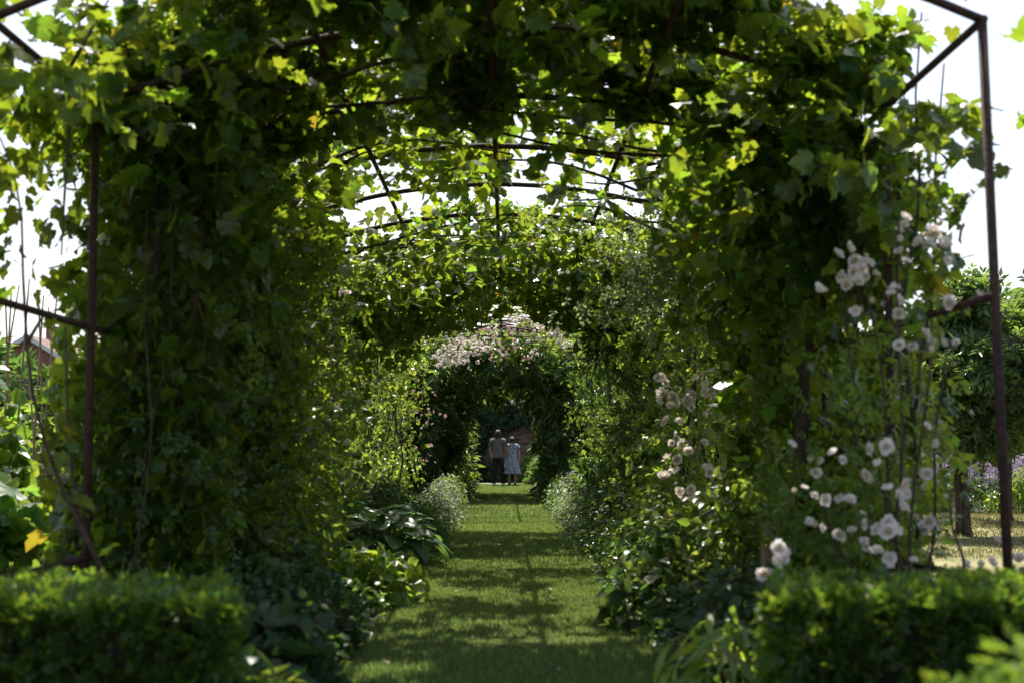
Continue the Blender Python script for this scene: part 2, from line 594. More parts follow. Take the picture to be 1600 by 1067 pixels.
def singles(name, tmpl, pos, R, scale, mat, parent):
    """each copy an object of its own, sharing mesh data"""
    key = (id(tmpl), mat.name, name)
    if key not in _cache:
        _cache[key] = []
        for v, f, u in tmpl:
            me = tri_mesh(name, v, f, u)
            me.materials.append(mat)
            _cache[key].append(me)
    off = Vector(parent.location) if parent.type == 'EMPTY' else Vector((0, 0, 0))
    ms = _cache[key]
    for i in range(len(pos)):
        o = bpy.data.objects.new(name, ms[i % len(ms)])
        COL.objects.link(o)
        o.parent = parent
        m = Matrix(R[i].tolist()).to_4x4()
        o.matrix_basis = Matrix.Translation(Vector(pos[i]) - off) @ m @ Matrix.Scale(float(scale[i]), 4)


def split_foliage(parent, tmpl_hi, tmpl_lo, pos, nrm, dirv, scale, mat, n_single=0, leaf='leaf', mass='foliage', far=None, y_far=10.4):
    R = frames(nrm, dirv)
    if n_single:
        d = pos[:, 1]
        px = 790 + pos[:, 0] / np.maximum(d, .1) * F_PX
        py = 700 - (pos[:, 2] - EYE) / np.maximum(d, .1) * F_PX
        inside = (px > 0) & (px < 1600) & (py > 0) & (py < 1067) & (d > 1)
        score = np.where(inside, scale / np.maximum(d, .1) * (0.5 + np.abs(R[:, 1, 2])), 0)
        order = np.argsort(-score)
        a, b = order[:n_single], order[n_single:]
        singles(leaf, tmpl_hi, pos[a], R[a], scale[a], mat, parent)
    else:
        b = np.arange(len(pos))
    if far is not None:
        c = b[pos[b, 1] > y_far]
        b = b[pos[b, 1] <= y_far]
        joined(mass, far, pos[c], R[c], scale[c], mat, parent)
    if len(b):
        joined(mass, tmpl_lo, pos[b], R[b], scale[b], mat, parent)


# ------------------------------------------------------------------ tunnel profile
CX, HW, EAVE, RIDGE = -0.085, 2.295, 3.13, 3.62
RISE = RIDGE - EAVE
RAD = (HW * HW + RISE * RISE) / (2 * RISE)
ZC = RIDGE - RAD
AMAX = math.asin(HW / RAD)
ARC = 2 * AMAX * RAD
PROFLEN = 2 * EAVE + ARC


def profile(s):
    """s along the hoop from the -X foot to the +X foot -> (x, z), inward normal (x, z)"""
    s = np.asarray(s, float)
    x = np.empty_like(s); z = np.empty_like(s); nx = np.empty_like(s); nz = np.empty_like(s)
    a = s < EAVE
    x[a], z[a], nx[a], nz[a] = CX - HW, s[a], 1, 0
    b = (s >= EAVE) & (s <= EAVE + ARC)
    th = -AMAX + (s[b] - EAVE) / RAD
    x[b], z[b] = CX + RAD * np.sin(th), ZC + RAD * np.cos(th)
    nx[b], nz[b] = -np.sin(th), -np.cos(th)
    c = s > EAVE + ARC
    x[c], z[c], nx[c], nz[c] = CX + HW, EAVE - (s[c] - EAVE - ARC), -1, 0
    return x, z, nx, nz


def shell(n, s0, s1, y0, y1, t0, t1, nf=1.6, seed=1, gap=0.0, dens=None, tp=1.0):
    """points in a band on the tunnel's hoops; t = inward distance; noise opens gaps"""
    s = RNG.uniform(s0, s1, n); y = RNG.uniform(y0, y1, n)
    t = t0 + (t1 - t0) * RNG.random(n) ** tp
    x, z, nx, nz = profile(s)
    P = np.stack((x + nx * t, y, z + nz * t), 1)
    N = np.stack((-nx, np.zeros(n), -nz), 1)
    keep = noise3(P, nf, seed) + RNG.normal(size=n) * .25 > gap
    # ragged inner edge
    depth = (t - t0) / max(1e-6, t1 - t0)
    keep &= depth < .72 + .35 * noise3(P * np.array((1, 1, 1)), nf * 1.7, seed + 50)
    if dens is not None:
        keep &= RNG.random(n) < dens(y, s)
    keep &= P[:, 2] > .03
    return P[keep], N[keep]


def orient(P, N, out=.7, up=.35, rnd=.7, droop=.7):
    n = len(P)
    nrm = N * out + np.array((0, 0, up)) + RNG.normal(size=(n, 3)) * rnd
    d = np.array((0, 0, -droop)) + RNG.normal(size=(n, 3)) * .6
    return unit(nrm), unit(d)


def hanging(n, s0, s1, y0, y1, t0, t1, length, step, seed=0):
    """drooping shoots that leave the shell: list of polylines"""
    out = []
    s = RNG.uniform(s0, s1, n); y = RNG.uniform(y0, y1, n); t = RNG.uniform(t0, t1, n)
    x, z, nx, nz = profile(s)
    for i in range(n):
        p = np.array((x[i] + nx[i] * t[i], y[i], z[i] + nz[i] * t[i]))
        L = length * RNG.uniform(.5, 1.2)
        d = np.array((nx[i] * .6 + RNG.normal() * .35, RNG.normal() * .45, .25 + RNG.normal() * .25))
        pts = [p.copy()]
        for k in range(max(2, int(L / step))):
            d = d + np.array((0, 0, -.22)); d /= np.linalg.norm(d)
            p = p + d * step
            pts.append(p.copy())
        out.append(np.array(pts))
    return out


def shoots_leaves(lines):
    P, D = [], []
    for pts in lines:
        for k in range(1, len(pts)):
            for _ in range(2):
                P.append(pts[k] + RNG.normal(size=3) * .02); D.append(pts[k] - pts[k - 1])
    return np.array(P), np.array(D)


# =================================================================== SETTING
def sheet(name, x0, x1, y0, y1, z, mat, nx=1, ny=1):
    bm = bmesh.new()
    g = [[bm.verts.new((x0 + (x1 - x0) * i / nx, y0 + (y1 - y0) * j / ny, z)) for i in range(nx + 1)] for j in range(ny + 1)]
    for j in range(ny):
        for i in range(nx):
            bm.faces.new((g[j][i], g[j][i + 1], g[j + 1][i + 1], g[j + 1][i]))
    me = bpy.data.meshes.new(name); bm.to_mesh(me); bm.free()
    return link_mesh(name, me, mat, None, 'structure')


gm, n_, l_ = new_mat('ground_cover')
_o = n_.new('ShaderNodeOutputMaterial'); _p = n_.new('ShaderNodeBsdfPrincipled'); _p.inputs['Roughness'].default_value = 1
_t = n_.new('ShaderNodeTexCoord'); _a = n_.new('ShaderNodeTexNoise'); _a.inputs['Scale'].default_value = 1.4; _a.inputs['Detail'].default_value = 9
_r = n_.new('ShaderNodeValToRGB')
_r.color_ramp.elements[0].position = .38; _r.color_ramp.elements[0].color = (.022, .017, .011, 1)
_r.color_ramp.elements[1].position = .66; _r.color_ramp.elements[1].color = (.05, .062, .022, 1)
l_.new(_t.outputs['Object'], _a.inputs['Vector']); l_.new(_a.outputs['Fac'], _r.inputs[0]); l_.new(_r.outputs[0], _p.inputs['Base Color'])
l_.new(_p.outputs[0], _o.inputs['Surface'])
sheet('ground', -900, 900, -60, 1500, -0.008, gm)
sheet('grass_path', -0.84, 0.84, -2, 46.2, 0.0, M['path'])
sheet('dry_lawn', 3.6, 16, 11.5, 25.5, -0.002, M['dry'])
sheet('gravel_path', -6, 6, 46.2, 47.6, 0.002, M['gravel'])


def blades(name, n_list, mat, h, lean=.45):
    Vs, Fs, b = [], [], 0
    for (n, x0, x1, y0, y1, hs, ws) in n_list:
        x = RNG.uniform(x0, x1, n); y = RNG.uniform(y0, y1, n)
        keep = np.ones(n, bool)
        keep &= (np.abs(x) < .84 + .05 * np.sin(y * 3.1 + np.sign(x)) + .03 * np.sin(y * 11)) if x0 < 0 < x1 else True
        x, y = x[keep], y[keep]; n = len(x)
        P = np.stack((x, y, np.zeros(n)), 1)
        hh = h * hs * RNG.uniform(.5, 1.25, n) * (1 + .35 * noise3(P, 2.2, 5))
        a = RNG.uniform(0, 2 * PI, n); ln = RNG.uniform(0, lean, n) * hh
        w = .0035 * ws * RNG.uniform(.7, 1.3, n)
        tx, ty = np.cos(a) * w, np.sin(a) * w
        la = RNG.uniform(0, 2 * PI, n)
        lx, ly = np.cos(la) * ln, np.sin(la) * ln
        V = np.empty((n, 4, 3))
        V[:, 0] = np.stack((x - tx, y - ty, np.zeros(n)), 1)
        V[:, 1] = np.stack((x + tx, y + ty, np.zeros(n)), 1)
        V[:, 2] = np.stack((x + lx * .45 + tx * .8, y + ly * .45 + ty * .8, hh * .6), 1)
        V[:, 3] = np.stack((x + lx, y + ly, hh), 1)
        f = np.array(((0, 1, 2), (0, 2, 3)))
        Vs.append(V.reshape(-1, 3)); Fs.append((f[None] + (np.arange(n) * 4)[:, None, None]).reshape(-1, 3) + b); b += n * 4
    V = np.vstack(Vs)
    return link_mesh(name, tri_mesh(name, V, np.vstack(Fs), np.full((len(V), 2), .5)), mat, None, 'stuff')


blades('mown_grass', [(84000, -.92, .92, 5.6, 14, 1, 1.2), (40000, -.92, .92, 14, 24, 1, 1.9), (26000, -.92, .92, 24, 46, 1.1, 3.2)], M['blade'], .032)
blades('dry_grass', [(18000, 4.2, 9.5, 15, 25, 1, 2.2)], M['straw'], .045)


def litter():
    n = 170
    P = np.stack((RNG.uniform(-.75, .75, n), 6 + 30 * RNG.random(n) ** 1.6, RNG.uniform(.012, .03, n)), 1)
    R = frames(np.tile((0, 0, 1.0), (n, 1)) + RNG.normal(size=(n, 3)) * .4, RNG.normal(size=(n, 3)))
    joined('fallen_petals', T_ELL3, P[:110], R[:110], RNG.uniform(.015, .03, 110), M['white'])
    joined('fallen_leaves', T_ELL3, P[110:], R[110:], RNG.uniform(.03, .06, 60), M['straw'])


litter()


# ------------------------------------------------------------------ iron arch tunnel
def hoop_pts(y, n=20):
    s = np.linspace(EAVE, EAVE + ARC, n)
    x, z, _, _ = profile(s)
    return [(x[i], y, z[i]) for i in range(n)]


def arch_tunnel(ys, label, rails_mid=True):
    t = thing('arch_tunnel', label, 'pergola', (CX, ys[0], 0), 'iron arch tunnels over the grass path')
    for y in ys:
        Acc().tube(hoop_pts(y), .023, 8).build('hoop', M['rust'], t)
        for sx in (-1, 1):
            Acc().tube([(CX + sx * (HW + (.07 if sx > 0 and y == ys[0] else 0)), y, -.1), (CX + sx * HW, y, EAVE)], .024, 8).build('post', M['rust'], t)
    y0, y1 = ys[0], ys[-1]
    for sx in (-1, 1):
        for z in (.53, 1.84, EAVE - .001):
            Acc().tube([(CX + sx * (HW + .004), y0 - .02, z), (CX + sx * (HW + .004), y1 + .02, z)], .020, 8).build('side_rail', M['rust'], t)
        xs = 1.0 * sx
        Acc().tube([(CX + xs, y0, ZC + math.sqrt(RAD ** 2 - xs ** 2) - .03), (CX + xs, y1, ZC + math.sqrt(RAD ** 2 - xs ** 2) - .03)], .021, 8).build('roof_rail', M['rust'], t)
    Acc().tube([(CX, y0, RIDGE - .03), (CX, y1, RIDGE - .03)], .021, 8).build('roof_rail', M['rust'], t)
    return t


YS = [6.46 + 1.69 * k for k in range(8)]
arch_tunnel(YS, 'rusty iron arch tunnel frame spanning the grass path behind the two box hedges')
arch_tunnel([24.0 + 1.8 * k for k in range(8)], 'far iron arch tunnel frame carrying the pink and white roses')


# ------------------------------------------------------------------ climbers
S_R0 = EAVE + ARC


def woody(acc, p0, p1, r0, r1, wob=.12, n=9):
    p0, p1 = np.array(p0, float), np.array(p1, float)
    pts = []
    ph = RNG.uniform(0, 6, 3)
    for i in range(n):
        u = i / (n - 1)
        p = p0 * (1 - u) + p1 * u
        p = p + wob * math.sin(PI * min(1, u * 1.2)) * np.array((math.sin(5 * u + ph[0]), math.sin(4 * u + ph[1]), .5 * math.sin(6 * u + ph[2])))
        pts.append(p)
    acc.tube(pts, [r0 + (r1 - r0) * i / (n - 1) for i in range(n)], 6)
    return pts


def roof_stem(acc, s0, s1, y0, y1, t=.12, r0=.02, r1=.008, n=12):
    s = np.linspace(s0, s1, n); y = np.linspace(y0, y1, n) + .15 * np.sin(np.linspace(0, 5, n) + RNG.uniform(0, 6))
    tt = t + .08 * np.sin(np.linspace(0, 7, n) + RNG.uniform(0, 6))
    x, z, nx, nz = profile(s)
    acc.tube([(x[i] + nx[i] * tt[i], y[i], z[i] + nz[i] * tt[i]) for i in range(n)], np.linspace(r0, r1, n), 6)


def climber(name, label, cat, base, patches, tmpl_hi, tmpl_lo, size, mat, n_single, stems, hang=(), group=None,
            flowers=(), out=.7, up=.35, rnd=.7, droop=.7):
    """patches: dicts for shell(); stems: function filling an Acc; hang: (n, s0,s1,y0,y1,t0,t1,length)"""
    t = thing(name, label, cat, base, group)
    a = Stems(); stems(a); a.build('woody_stem', M['bark'], t)
    PP, NN, DD = [], [], []
    for p in patches:
        P, N = shell(**p)
        nr, d = orient(P, N, out, up, rnd, droop)
        PP.append(P); NN.append(nr); DD.append(d)
    ha = Acc()
    for h in hang:
        lines = hanging(*h, step=.075)
        for ln in lines:
            ha.tube(ln, np.linspace(.004, .0018, len(ln)), 4, False)
        P, D = shoots_leaves(lines)
        nr = unit(RNG.normal(size=P.shape) * .8 + np.array((0, 0, .5)))
        PP.append(P); NN.append(nr); DD.append(unit(D + RNG.normal(size=D.shape) * .04 + np.array((0, 0, -.04))))
    if hang:
        ha.build('shoot', M['stem'], t, kind='stuff')
    P, N, D = np.vstack(PP), np.vstack(NN), np.vstack(DD)
    sc = RNG.uniform(size[0], size[1], len(P)) * RNG.choice((1, 1, .8, .6), len(P))
    split_foliage(t, tmpl_hi, tmpl_lo, P, N, D, sc, mat, n_single, far=T_GRAPE_FAR if tmpl_hi is T_GRAPE_HI else None)
    for (pos, dia, fm, nm, single) in flowers:
        pos = np.array(pos); k = len(pos)
        nr = unit(np.array((0, -.75, .35)) + RNG.normal(size=(k, 3)) * .7)
        R = frames(nr, RNG.normal(size=(k, 3)))
        s = RNG.uniform(dia * .6, dia * 1.2, k)
        if single:
            singles(nm, T_FLOWER, pos, R, s, fm, t)
        else:
            joined(nm, T_FLOWER, pos, R, s, fm, t)
    return t


def bump_dens(*seg):
    """piecewise density along y: (y0, y1, d), else 0"""
    def f(y, s):
        d = np.zeros(len(y))
        for a, b, v in seg:
            d = np.where((y >= a) & (y < b), v, d)
        return d
    return f


def haunch(sc):
    """fills the corner between wall and roof so that the opening is round"""
    return lambda y, s: np.clip(1.15 - np.abs(s - sc) / 1.1, 0, 1)


_ro = bump_dens((6.2, 7.2, .35), (7.2, 10.3, 1.0), (10.3, 10.8, .5), (10.8, 12.3, .22), (12.3, 13.1, .42), (13.1, 14.7, .75))
def clumpy(y, s):
    """thin roof bays: clumps of leaves with clear holes between"""
    m = noise3(np.stack((s, y * 1.3, 0 * s), 1), 3.2, 77) > .05
    thin = ((y > 10.8) & (y < 12.3)) | (y > 13.1)
    return np.where(thin, np.where(m, 1.0, .04), 1.0)


def ROOF(y, s):
    return _ro(y, s) * clumpy(y, s)


_rr = bump_dens((6.0, 7.4, .22), (7.4, 10.2, 1.0), (10.2, 10.8, .5), (10.8, 12.3, .22), (12.3, 13.1, .42), (13.1, 14.7, .75))


def ROOF_R(y, s):
    return _rr(y, s) * clumpy(y, s) * np.where((s > S_R0 - .8) & (y < 7.9), .12, 1)


def stems_a(a):
    for k, (x, y) in enumerate(((-2.15, 8.6), (-1.95, 9.3), (-2.2, 10.1), (-2.0, 11.2), (-2.25, 12.2), (-1.9, 8.9))):
        woody(a, (x, y, -.05), (x + RNG.uniform(-.2, .1), y + RNG.uniform(-.4, .4), 3.0), .03, .015)
    for k in range(5):
        y = RNG.uniform(7.5, 12.6)
        roof_stem(a, EAVE - .2, EAVE + RNG.uniform(1.4, 3.0), y, y + RNG.uniform(-1.8, 1.8))


climber('grape_vine', 'large dark dense grape vine on the tunnel side next to the bean canes', 'vine', (-2.1, 9, 0),
        [dict(n=6800, s0=EAVE - 1.1, s1=EAVE + 1.2, y0=8.2, y1=12.3, t0=.1, t1=1.05, nf=1.8, seed=103, gap=-.5, dens=haunch(EAVE)),
         dict(n=19000, s0=.1, s1=EAVE + .3, y0=8.2, y1=12.5, t0=-.32, t1=.82, nf=1.8, seed=3, gap=-.85),
         dict(n=2600, s0=2.0, s1=EAVE + 1.0, y0=6.3, y1=8.6, t0=-1.3, t1=-.15, nf=2.4, seed=104, gap=-.05),
         dict(n=700, s0=2.2, s1=EAVE, y0=6.2, y1=8.0, t0=-.6, t1=.15, nf=2.5, seed=4, gap=.1),
         dict(n=46000, s0=EAVE - .1, s1=EAVE + ARC * .52, y0=6.2, y1=14.7, t0=-.5, t1=.2, nf=2.0, seed=5, gap=-.4, dens=ROOF)],
        T_GRAPE_HI, T_GRAPE_LO, (.055, .155), M['vine'], 300, stems_a,
        hang=[(34, EAVE - .8, EAVE + ARC * .5, 7.0, 11.5, .2, .4, .4), (40, .8, EAVE, 8.5, 13.2, .35, .6, .5), (12, EAVE - .6, EAVE + 1.2, 6.2, 7.8, -.2, .3, .6)],
        group='grape vines over the near tunnel')


def stems_fine(a):
    for k in range(4):
        x, y = -2.38 + RNG.uniform(0, .75), RNG.uniform(7.95, 8.6)
        woody(a, (x, y, -.05), (x + RNG.uniform(-.15, .15), y + RNG.uniform(-.2, .2), RNG.uniform(2.2, 3.1)), .007, .003, .09)


climber('clematis', 'fine-leaved dark climber on thin stems threading the front of the dense vine wall', 'climber', (-2.0, 8.5, 0),
        [dict(n=9000, s0=.1, s1=EAVE, y0=8.0, y1=12.6, t0=-.3, t1=1.0, nf=2.2, seed=33, gap=-.3)],
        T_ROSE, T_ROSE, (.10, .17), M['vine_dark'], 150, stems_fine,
        hang=[(70, .6, EAVE, 8.0, 12.4, .4, .8, .6)], up=.5)


def stems_b(a):
    p = woody(a, (1.72, 9.2, -.05), (2.0, 9.4, 1.75), .055, .04, .07)
    woody(a, p[-1], (2.1, 9.6, 3.1), .04, .025, .06)
    for k, (x, y) in enumerate(((2.15, 8.5), (2.1, 10.4), (2.2, 11.5), (2.05, 12.4), (2.25, 8.0))):
        woody(a, (x, y, -.05), (x + RNG.uniform(-.1, .2), y + RNG.uniform(-.4, .4), 3.0), .022, .012)
    for k in range(5):
        y = RNG.uniform(7.5, 12.6)
        roof_stem(a, S_R0 + .2, S_R0 - RNG.uniform(1.4, 3.2), y, y + RNG.uniform(-.9, .9))


climber('grape_vine', 'looser grape vine with a crooked dark trunk behind the pale wooden stake', 'vine', (1.8, 9.2, 0),
        [dict(n=6800, s0=S_R0 - 1.2, s1=S_R0 + 1.1, y0=8.2, y1=12.3, t0=.1, t1=1.05, nf=1.8, seed=113, gap=-.5, dens=haunch(S_R0)),
         dict(n=20000, s0=S_R0 - .3, s1=PROFLEN - .1, y0=8.5, y1=12.4, t0=-.35, t1=.45, nf=2.0, seed=13, gap=-.5),
         dict(n=350, s0=S_R0 - .1, s1=S_R0 + 1.4, y0=7.4, y1=8.3, t0=-.4, t1=.3, nf=2.6, seed=14, gap=.1),
         dict(n=46000, s0=EAVE + ARC * .48, s1=S_R0 + .1, y0=6.0, y1=14.7, t0=-.5, t1=.2, nf=2.0, seed=15, gap=-.4, dens=ROOF_R)],
        T_GRAPE_HI, T_GRAPE_LO, (.06, .16), M['vine'], 300, stems_b,
        hang=[(34, EAVE + ARC * .5, S_R0 + .8, 7.0, 11.5, .2, .4, .4), (30, S_R0, PROFLEN - .8, 8.5, 12.2, .2, .4, .5), (16, S_R0 - .2, S_R0 + .9, 6.9, 8.4, -.6, -.1, .55)],
        group='grape vines over the near tunnel')

ROOF2 = bump_dens((14.6, 15.1, .45), (15.1, 15.6, 1.0), (15.6, 17.0, .15), (17.0, 19.2, 1.0), (19.2, 21.6, .75))


def stems_c(a):
    for k, (x, y) in enumerate(((-2.1, 14.8), (-1.9, 16.4), (-2.2, 18))):
        woody(a, (x, y, -.05), (x + RNG.uniform(-.2, .2), y, 3.0), .035, .015)
    for k in range(7):
        y = RNG.uniform(14.8, 19)
        roof_stem(a, EAVE - .2, S_R0 - RNG.uniform(.4, 2.6), y, y + RNG.uniform(-.9, .9))


climber('grape_vine', 'second grape vine roofing the tunnel beyond the bright gap', 'vine', (-2.0, 16.4, 0),
        [dict(n=46000, s0=EAVE - .4, s1=S_R0 + .4, y0=14.6, y1=21.6, t0=-.15, t1=.78, nf=1.7, seed=21, gap=-.6, dens=ROOF2),
         dict(n=5200, s0=EAVE - 1.2, s1=EAVE + 1.3, y0=16, y1=20, t0=.1, t1=1.25, nf=1.8, seed=123, gap=-.5, dens=haunch(EAVE)),
         dict(n=5200, s0=S_R0 - 1.3, s1=S_R0 + 1.2, y0=16, y1=20, t0=.1, t1=1.25, nf=1.8, seed=124, gap=-.5, dens=haunch(S_R0)),
         dict(n=6000, s0=.3, s1=EAVE, y0=16.2, y1=20.4, t0=-.3, t1=.75, nf=1.7, seed=22, gap=-.4)],
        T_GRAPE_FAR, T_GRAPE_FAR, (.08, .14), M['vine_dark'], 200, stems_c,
        hang=[(36, EAVE, S_R0, 15.2, 19.5, .3, .6, .35)], group='grape vines over the near tunnel')


def rose_stems(xs, ys, h, n):
    def f(a):
        for k in range(n):
            x, y = RNG.uniform(*xs), RNG.uniform(*ys)
            woody(a, (x, y, -.05), (x + RNG.uniform(-.3, .3), y + RNG.uniform(-.5, .5), h * RNG.uniform(.7, 1)), .016, .007, .15)
    return f


left_rose = [at(px + RNG.normal() * 6, py + RNG.normal() * 6, RNG.uniform(12.4, 13.2)) for px, py in
             ((530, 450), (522, 456), (538, 446), (512, 452), (505, 505), (515, 512), (498, 512), (509, 495), (515, 550), (506, 556), (490, 560), (515, 630),
              (522, 640), (505, 660), (520, 668), (545, 718), (552, 726), (470, 620), (535, 690), (480, 680), (500, 590))]
climber('climbing_rose', 'leafy climbing rose with few cream blooms, sunlit at the edge of the dark vine', 'rose', (-1.9, 14.5, 0),
        [dict(n=8000, s0=.1, s1=EAVE + .3, y0=12.6, y1=15.8, t0=-.3, t1=.85, nf=2.2, seed=31, gap=-.3, dens=lambda y, s: np.clip((y - 12.3) / 2, .22, 1))],
        T_ROSE, T_ROSE, (.12, .19), M['rose_leaf'], 150, rose_stems((-2.2, -1.8), (13.6, 16.2), 3.1, 9),
        hang=[(50, .8, EAVE, 12.7, 15.6, .3, .8, .5)], flowers=[(left_rose, .085, M['white'], 'blossom', True)],
        group='climbing roses on the near tunnel', up=.6)

mid_px = ((1035, 620), (1045, 615), (1050, 625), (1060, 618), (1075, 622), (1090, 632), (1092, 640), (1100, 625), (1110, 612), (1118, 610), (1120, 625), (1128, 630),
          (1140, 640), (1145, 612), (1150, 622), (1090, 625), (1105, 640), (1145, 650), (1135, 595), (1150, 560), (1120, 580), (1075, 520), (1080, 590), (1040, 660), (1050, 690), (1060, 700), (1065, 680), (1055, 725),
          (1075, 735), (1110, 735), (1118, 745), (1125, 752), (1105, 745), (1130, 770), (1060, 760), (1085, 780), (1120, 795), (1140, 700), (1160, 680), (1170, 640), (1180, 620), (1165, 600), (1185, 660), (1175, 700),
          (1150, 520), (1160, 500), (1180, 570), (1035, 740), (1070, 770), (1100, 690), (1040, 590), (1048, 640))
mid_rose = [at(px + RNG.normal() * 11, py + RNG.normal() * 9, RNG.uniform(11.6, 12.4)) for px, py in mid_px * 2]
climber('climbing_rose', 'white climbing rose in full bloom inside the tunnel, behind the crooked vine trunk', 'rose', (2.0, 14, 0),
        [dict(n=10000, s0=S_R0 - .4, s1=PROFLEN - .1, y0=12.6, y1=16.6, t0=-.4, t1=.9, nf=2.2, seed=41, gap=-.35, dens=lambda y, s: np.clip((y - 12.3) / 2, .22, 1))],
        T_ROSE, T_ROSE, (.11, .18), M['rose_leaf'], 150, rose_stems((1.7, 2.2), (13.4, 17), 3.1, 9),
        hang=[(40, S_R0, PROFLEN - .8, 12.8, 16.4, .2, .8, .5)], flowers=[(mid_rose, .098, M['white'], 'blossom', True)],
        group='climbing roses on the near tunnel', up=.6)

near_px = ((1310, 430), (1322, 445), (1316, 436), (1340, 408), (1352, 402), (1357, 412), (1350, 432), (1336, 425), (1345, 422), (1404, 362), (1412, 372), (1412, 352), (1445, 378), (1460, 362),
           (1456, 384), (1478, 380), (1470, 350), (1448, 360), (1392, 462), (1402, 470), (1396, 450), (1486, 474), (1450, 545), (1425, 540), (1456, 530), (1480, 535), (1300, 702), (1280, 718), (1355, 746),
           (1275, 736), (1256, 762), (1272, 775), (1310, 776), (1326, 782), (1270, 822), (1418, 752), (1412, 780), (1416, 796), (1410, 770), (1332, 830), (1360, 830), (1372, 824), (1440, 826), (1384, 822), (1402, 828),
           (1460, 692), (1482, 772), (1215, 856), (1212, 880), (1222, 874), (1390, 872), (1548, 880), (1580, 868), (1508, 882), (1448, 740), (1354, 700), (1370, 720), (1450, 815), (1432, 810), (1350, 845), (1370, 862))
near_rose = [at(px, py, RNG.uniform(6.75, 7.35)) for px, py in near_px] + [at(px + RNG.normal() * 24, py + RNG.normal() * 22, RNG.uniform(6.75, 7.35)) for px, py in near_px[::2]] + [at(px + RNG.normal() * 20, py + RNG.normal() * 20, RNG.uniform(6.75, 7.35)) for px, py in near_px[1::2]]


def stems_near_rose(a):
    for (p, q, d0, d1) in (((1385, 1000), (1405, 330), 7.4, 7.2), ((1420, 1000), (1462, 340), 7.2, 7.4), ((1440, 1000), (1345, 400), 7.3, 7.5), ((1400, 1000), (1310, 430), 7.5, 7.6),
                           ((1395, 1000), (1270, 760), 7.5, 7.3), ((1425, 1000), (1480, 540), 7.2, 7.3), ((1490, 1000), (1485, 760), 7.1, 7.1), ((1430, 640), (1475, 100), 7.3, 7.5), ((1400, 560), (1440, 20), 7.4, 7.6)):
        woody(a, at(*p, d0), at(*q, d1), .011, .005, .05)


climber('climbing_rose', 'blurred pale pink rose scrambling over the open front bay beside the outer post', 'rose', (2.05, 7.3, 0),
        [dict(n=800, s0=S_R0 + .3, s1=PROFLEN - .2, y0=7.2, y1=8.3, t0=-.15, t1=.55, nf=2.6, seed=51, gap=0),
         dict(n=1700, s0=PROFLEN - 1.3, s1=PROFLEN - .05, y0=7.45, y1=8.8, t0=-.12, t1=.8, nf=2.6, seed=52, gap=-.35)],
        T_ROSE, T_ROSE, (.11, .19), M['rose_leaf'], 200, stems_near_rose, flowers=[(near_rose, .072, M['white'], 'blossom', True)],
        group='climbing roses on the near tunnel', up=.6)


# pale hanging racemes of the climber between vine and rose
def raceme_climber():
    t = thing('hanging_climber', 'pale grey-green climber dangling long seed tassels under the arch', 'climber', (2.1, 12.9, 0))
    a = Stems()
    woody(a, (2.15, 12.9, -.05), (2.0, 13.0, 3.1), .03, .015)
    for k in range(5):
        roof_stem(a, S_R0 + .2, S_R0 - RNG.uniform(.8, 2.2), RNG.uniform(12.6, 13.6), RNG.uniform(12.6, 13.6), .15)
    a.build('woody_stem', M['bark'], t)
    P, N = shell(1100, S_R0 - 2.2, S_R0 + 1.2, 12.5, 14.4, 0, .6, 2.2, 61, -.3)
    nr, d = orient(P, N)
    split_foliage(t, T_ROSE, T_ROSE, P, nr, d, RNG.uniform(.10, .17, len(P)), M['rose_leaf'])
    k = 420
    px = 1060 + RNG.normal(size=k) * 62
    py = 400 + RNG.normal(size=k) * 45 + np.abs(px - 1060) * .25
    acc, PP, DD = Acc(), [], []
    for i in range(k):
        p = at(px[i], py[i], RNG.uniform(11.7, 12.6))
        L = RNG.uniform(.10, .34) * (1.5 if RNG.random() < .15 else 1)
        d = np.array((RNG.normal() * .8, RNG.normal() * .8, .1 + RNG.normal() * .3))
        pts = [p]
        for j in range(6):
            d = unit(d + np.array((RNG.normal() * .12, RNG.normal() * .12, -.45)))
            pts.append(pts[-1] + d * L / 6)
        acc.tube(pts, .0016, 3, False)
        for j in range(16):
            u = RNG.uniform(.1, 1) * 5.99
            q = pts[int(u)] * (1 - u % 1) + pts[int(u) + 1] * (u % 1)
            PP.append(q + RNG.normal(size=3) * .012); DD.append(RNG.normal(size=3) * .6 + d)
    acc.build('tassel_stalk', M['grey'], t, kind='stuff')
    PP, DD = np.array(PP), np.array(DD)
    joined('tassel', T_ELL3, PP, frames(RNG.normal(size=PP.shape), DD), RNG.uniform(.022, .042, len(PP)), M['grey'], t)


raceme_climber()

# far tunnel: roses, then dark leafy arch
fr = []
for px, py, sp, n in ((712, 552, 14, 90), (735, 535, 9, 34), (690, 562, 8, 24), (752, 545, 8, 18), (768, 515, 7, 14), (806, 499, 8, 15), (838, 505, 6, 12), (862, 518, 6, 12), (880, 536, 6, 10), (785, 545, 9, 10), (832, 541, 7, 9)):
    fr += [at(px + RNG.normal() * sp, py + RNG.normal() * sp * .8, RNG.uniform(24.2, 26)) for _ in range(n)]
fp = []
for px, py, sp, n in ((800, 505, 26, 60), (840, 510, 18, 36), (770, 520, 20, 30), (865, 520, 12, 20), (790, 555, 25, 46), (825, 490, 14, 22)):
    fp += [at(px + RNG.normal() * sp, py + RNG.normal() * sp * .4, RNG.uniform(25, 30)) for _ in range(n)]


def stems_far(a):
    for sx in (-1, 1):
        for k in range(6):
            woody(a, (CX + sx * 2.1, 24 + k * 1.2, -.05), (CX + sx * 2.1, 24.3 + k * 1.2, 3.0), .03, .015)
    for k in range(14):
        y = RNG.uniform(24, 31)
        roof_stem(a, EAVE - .2, S_R0 - RNG.uniform(.2, 2.2), y, y + RNG.uniform(-.9, .9), .08, .018, .008)


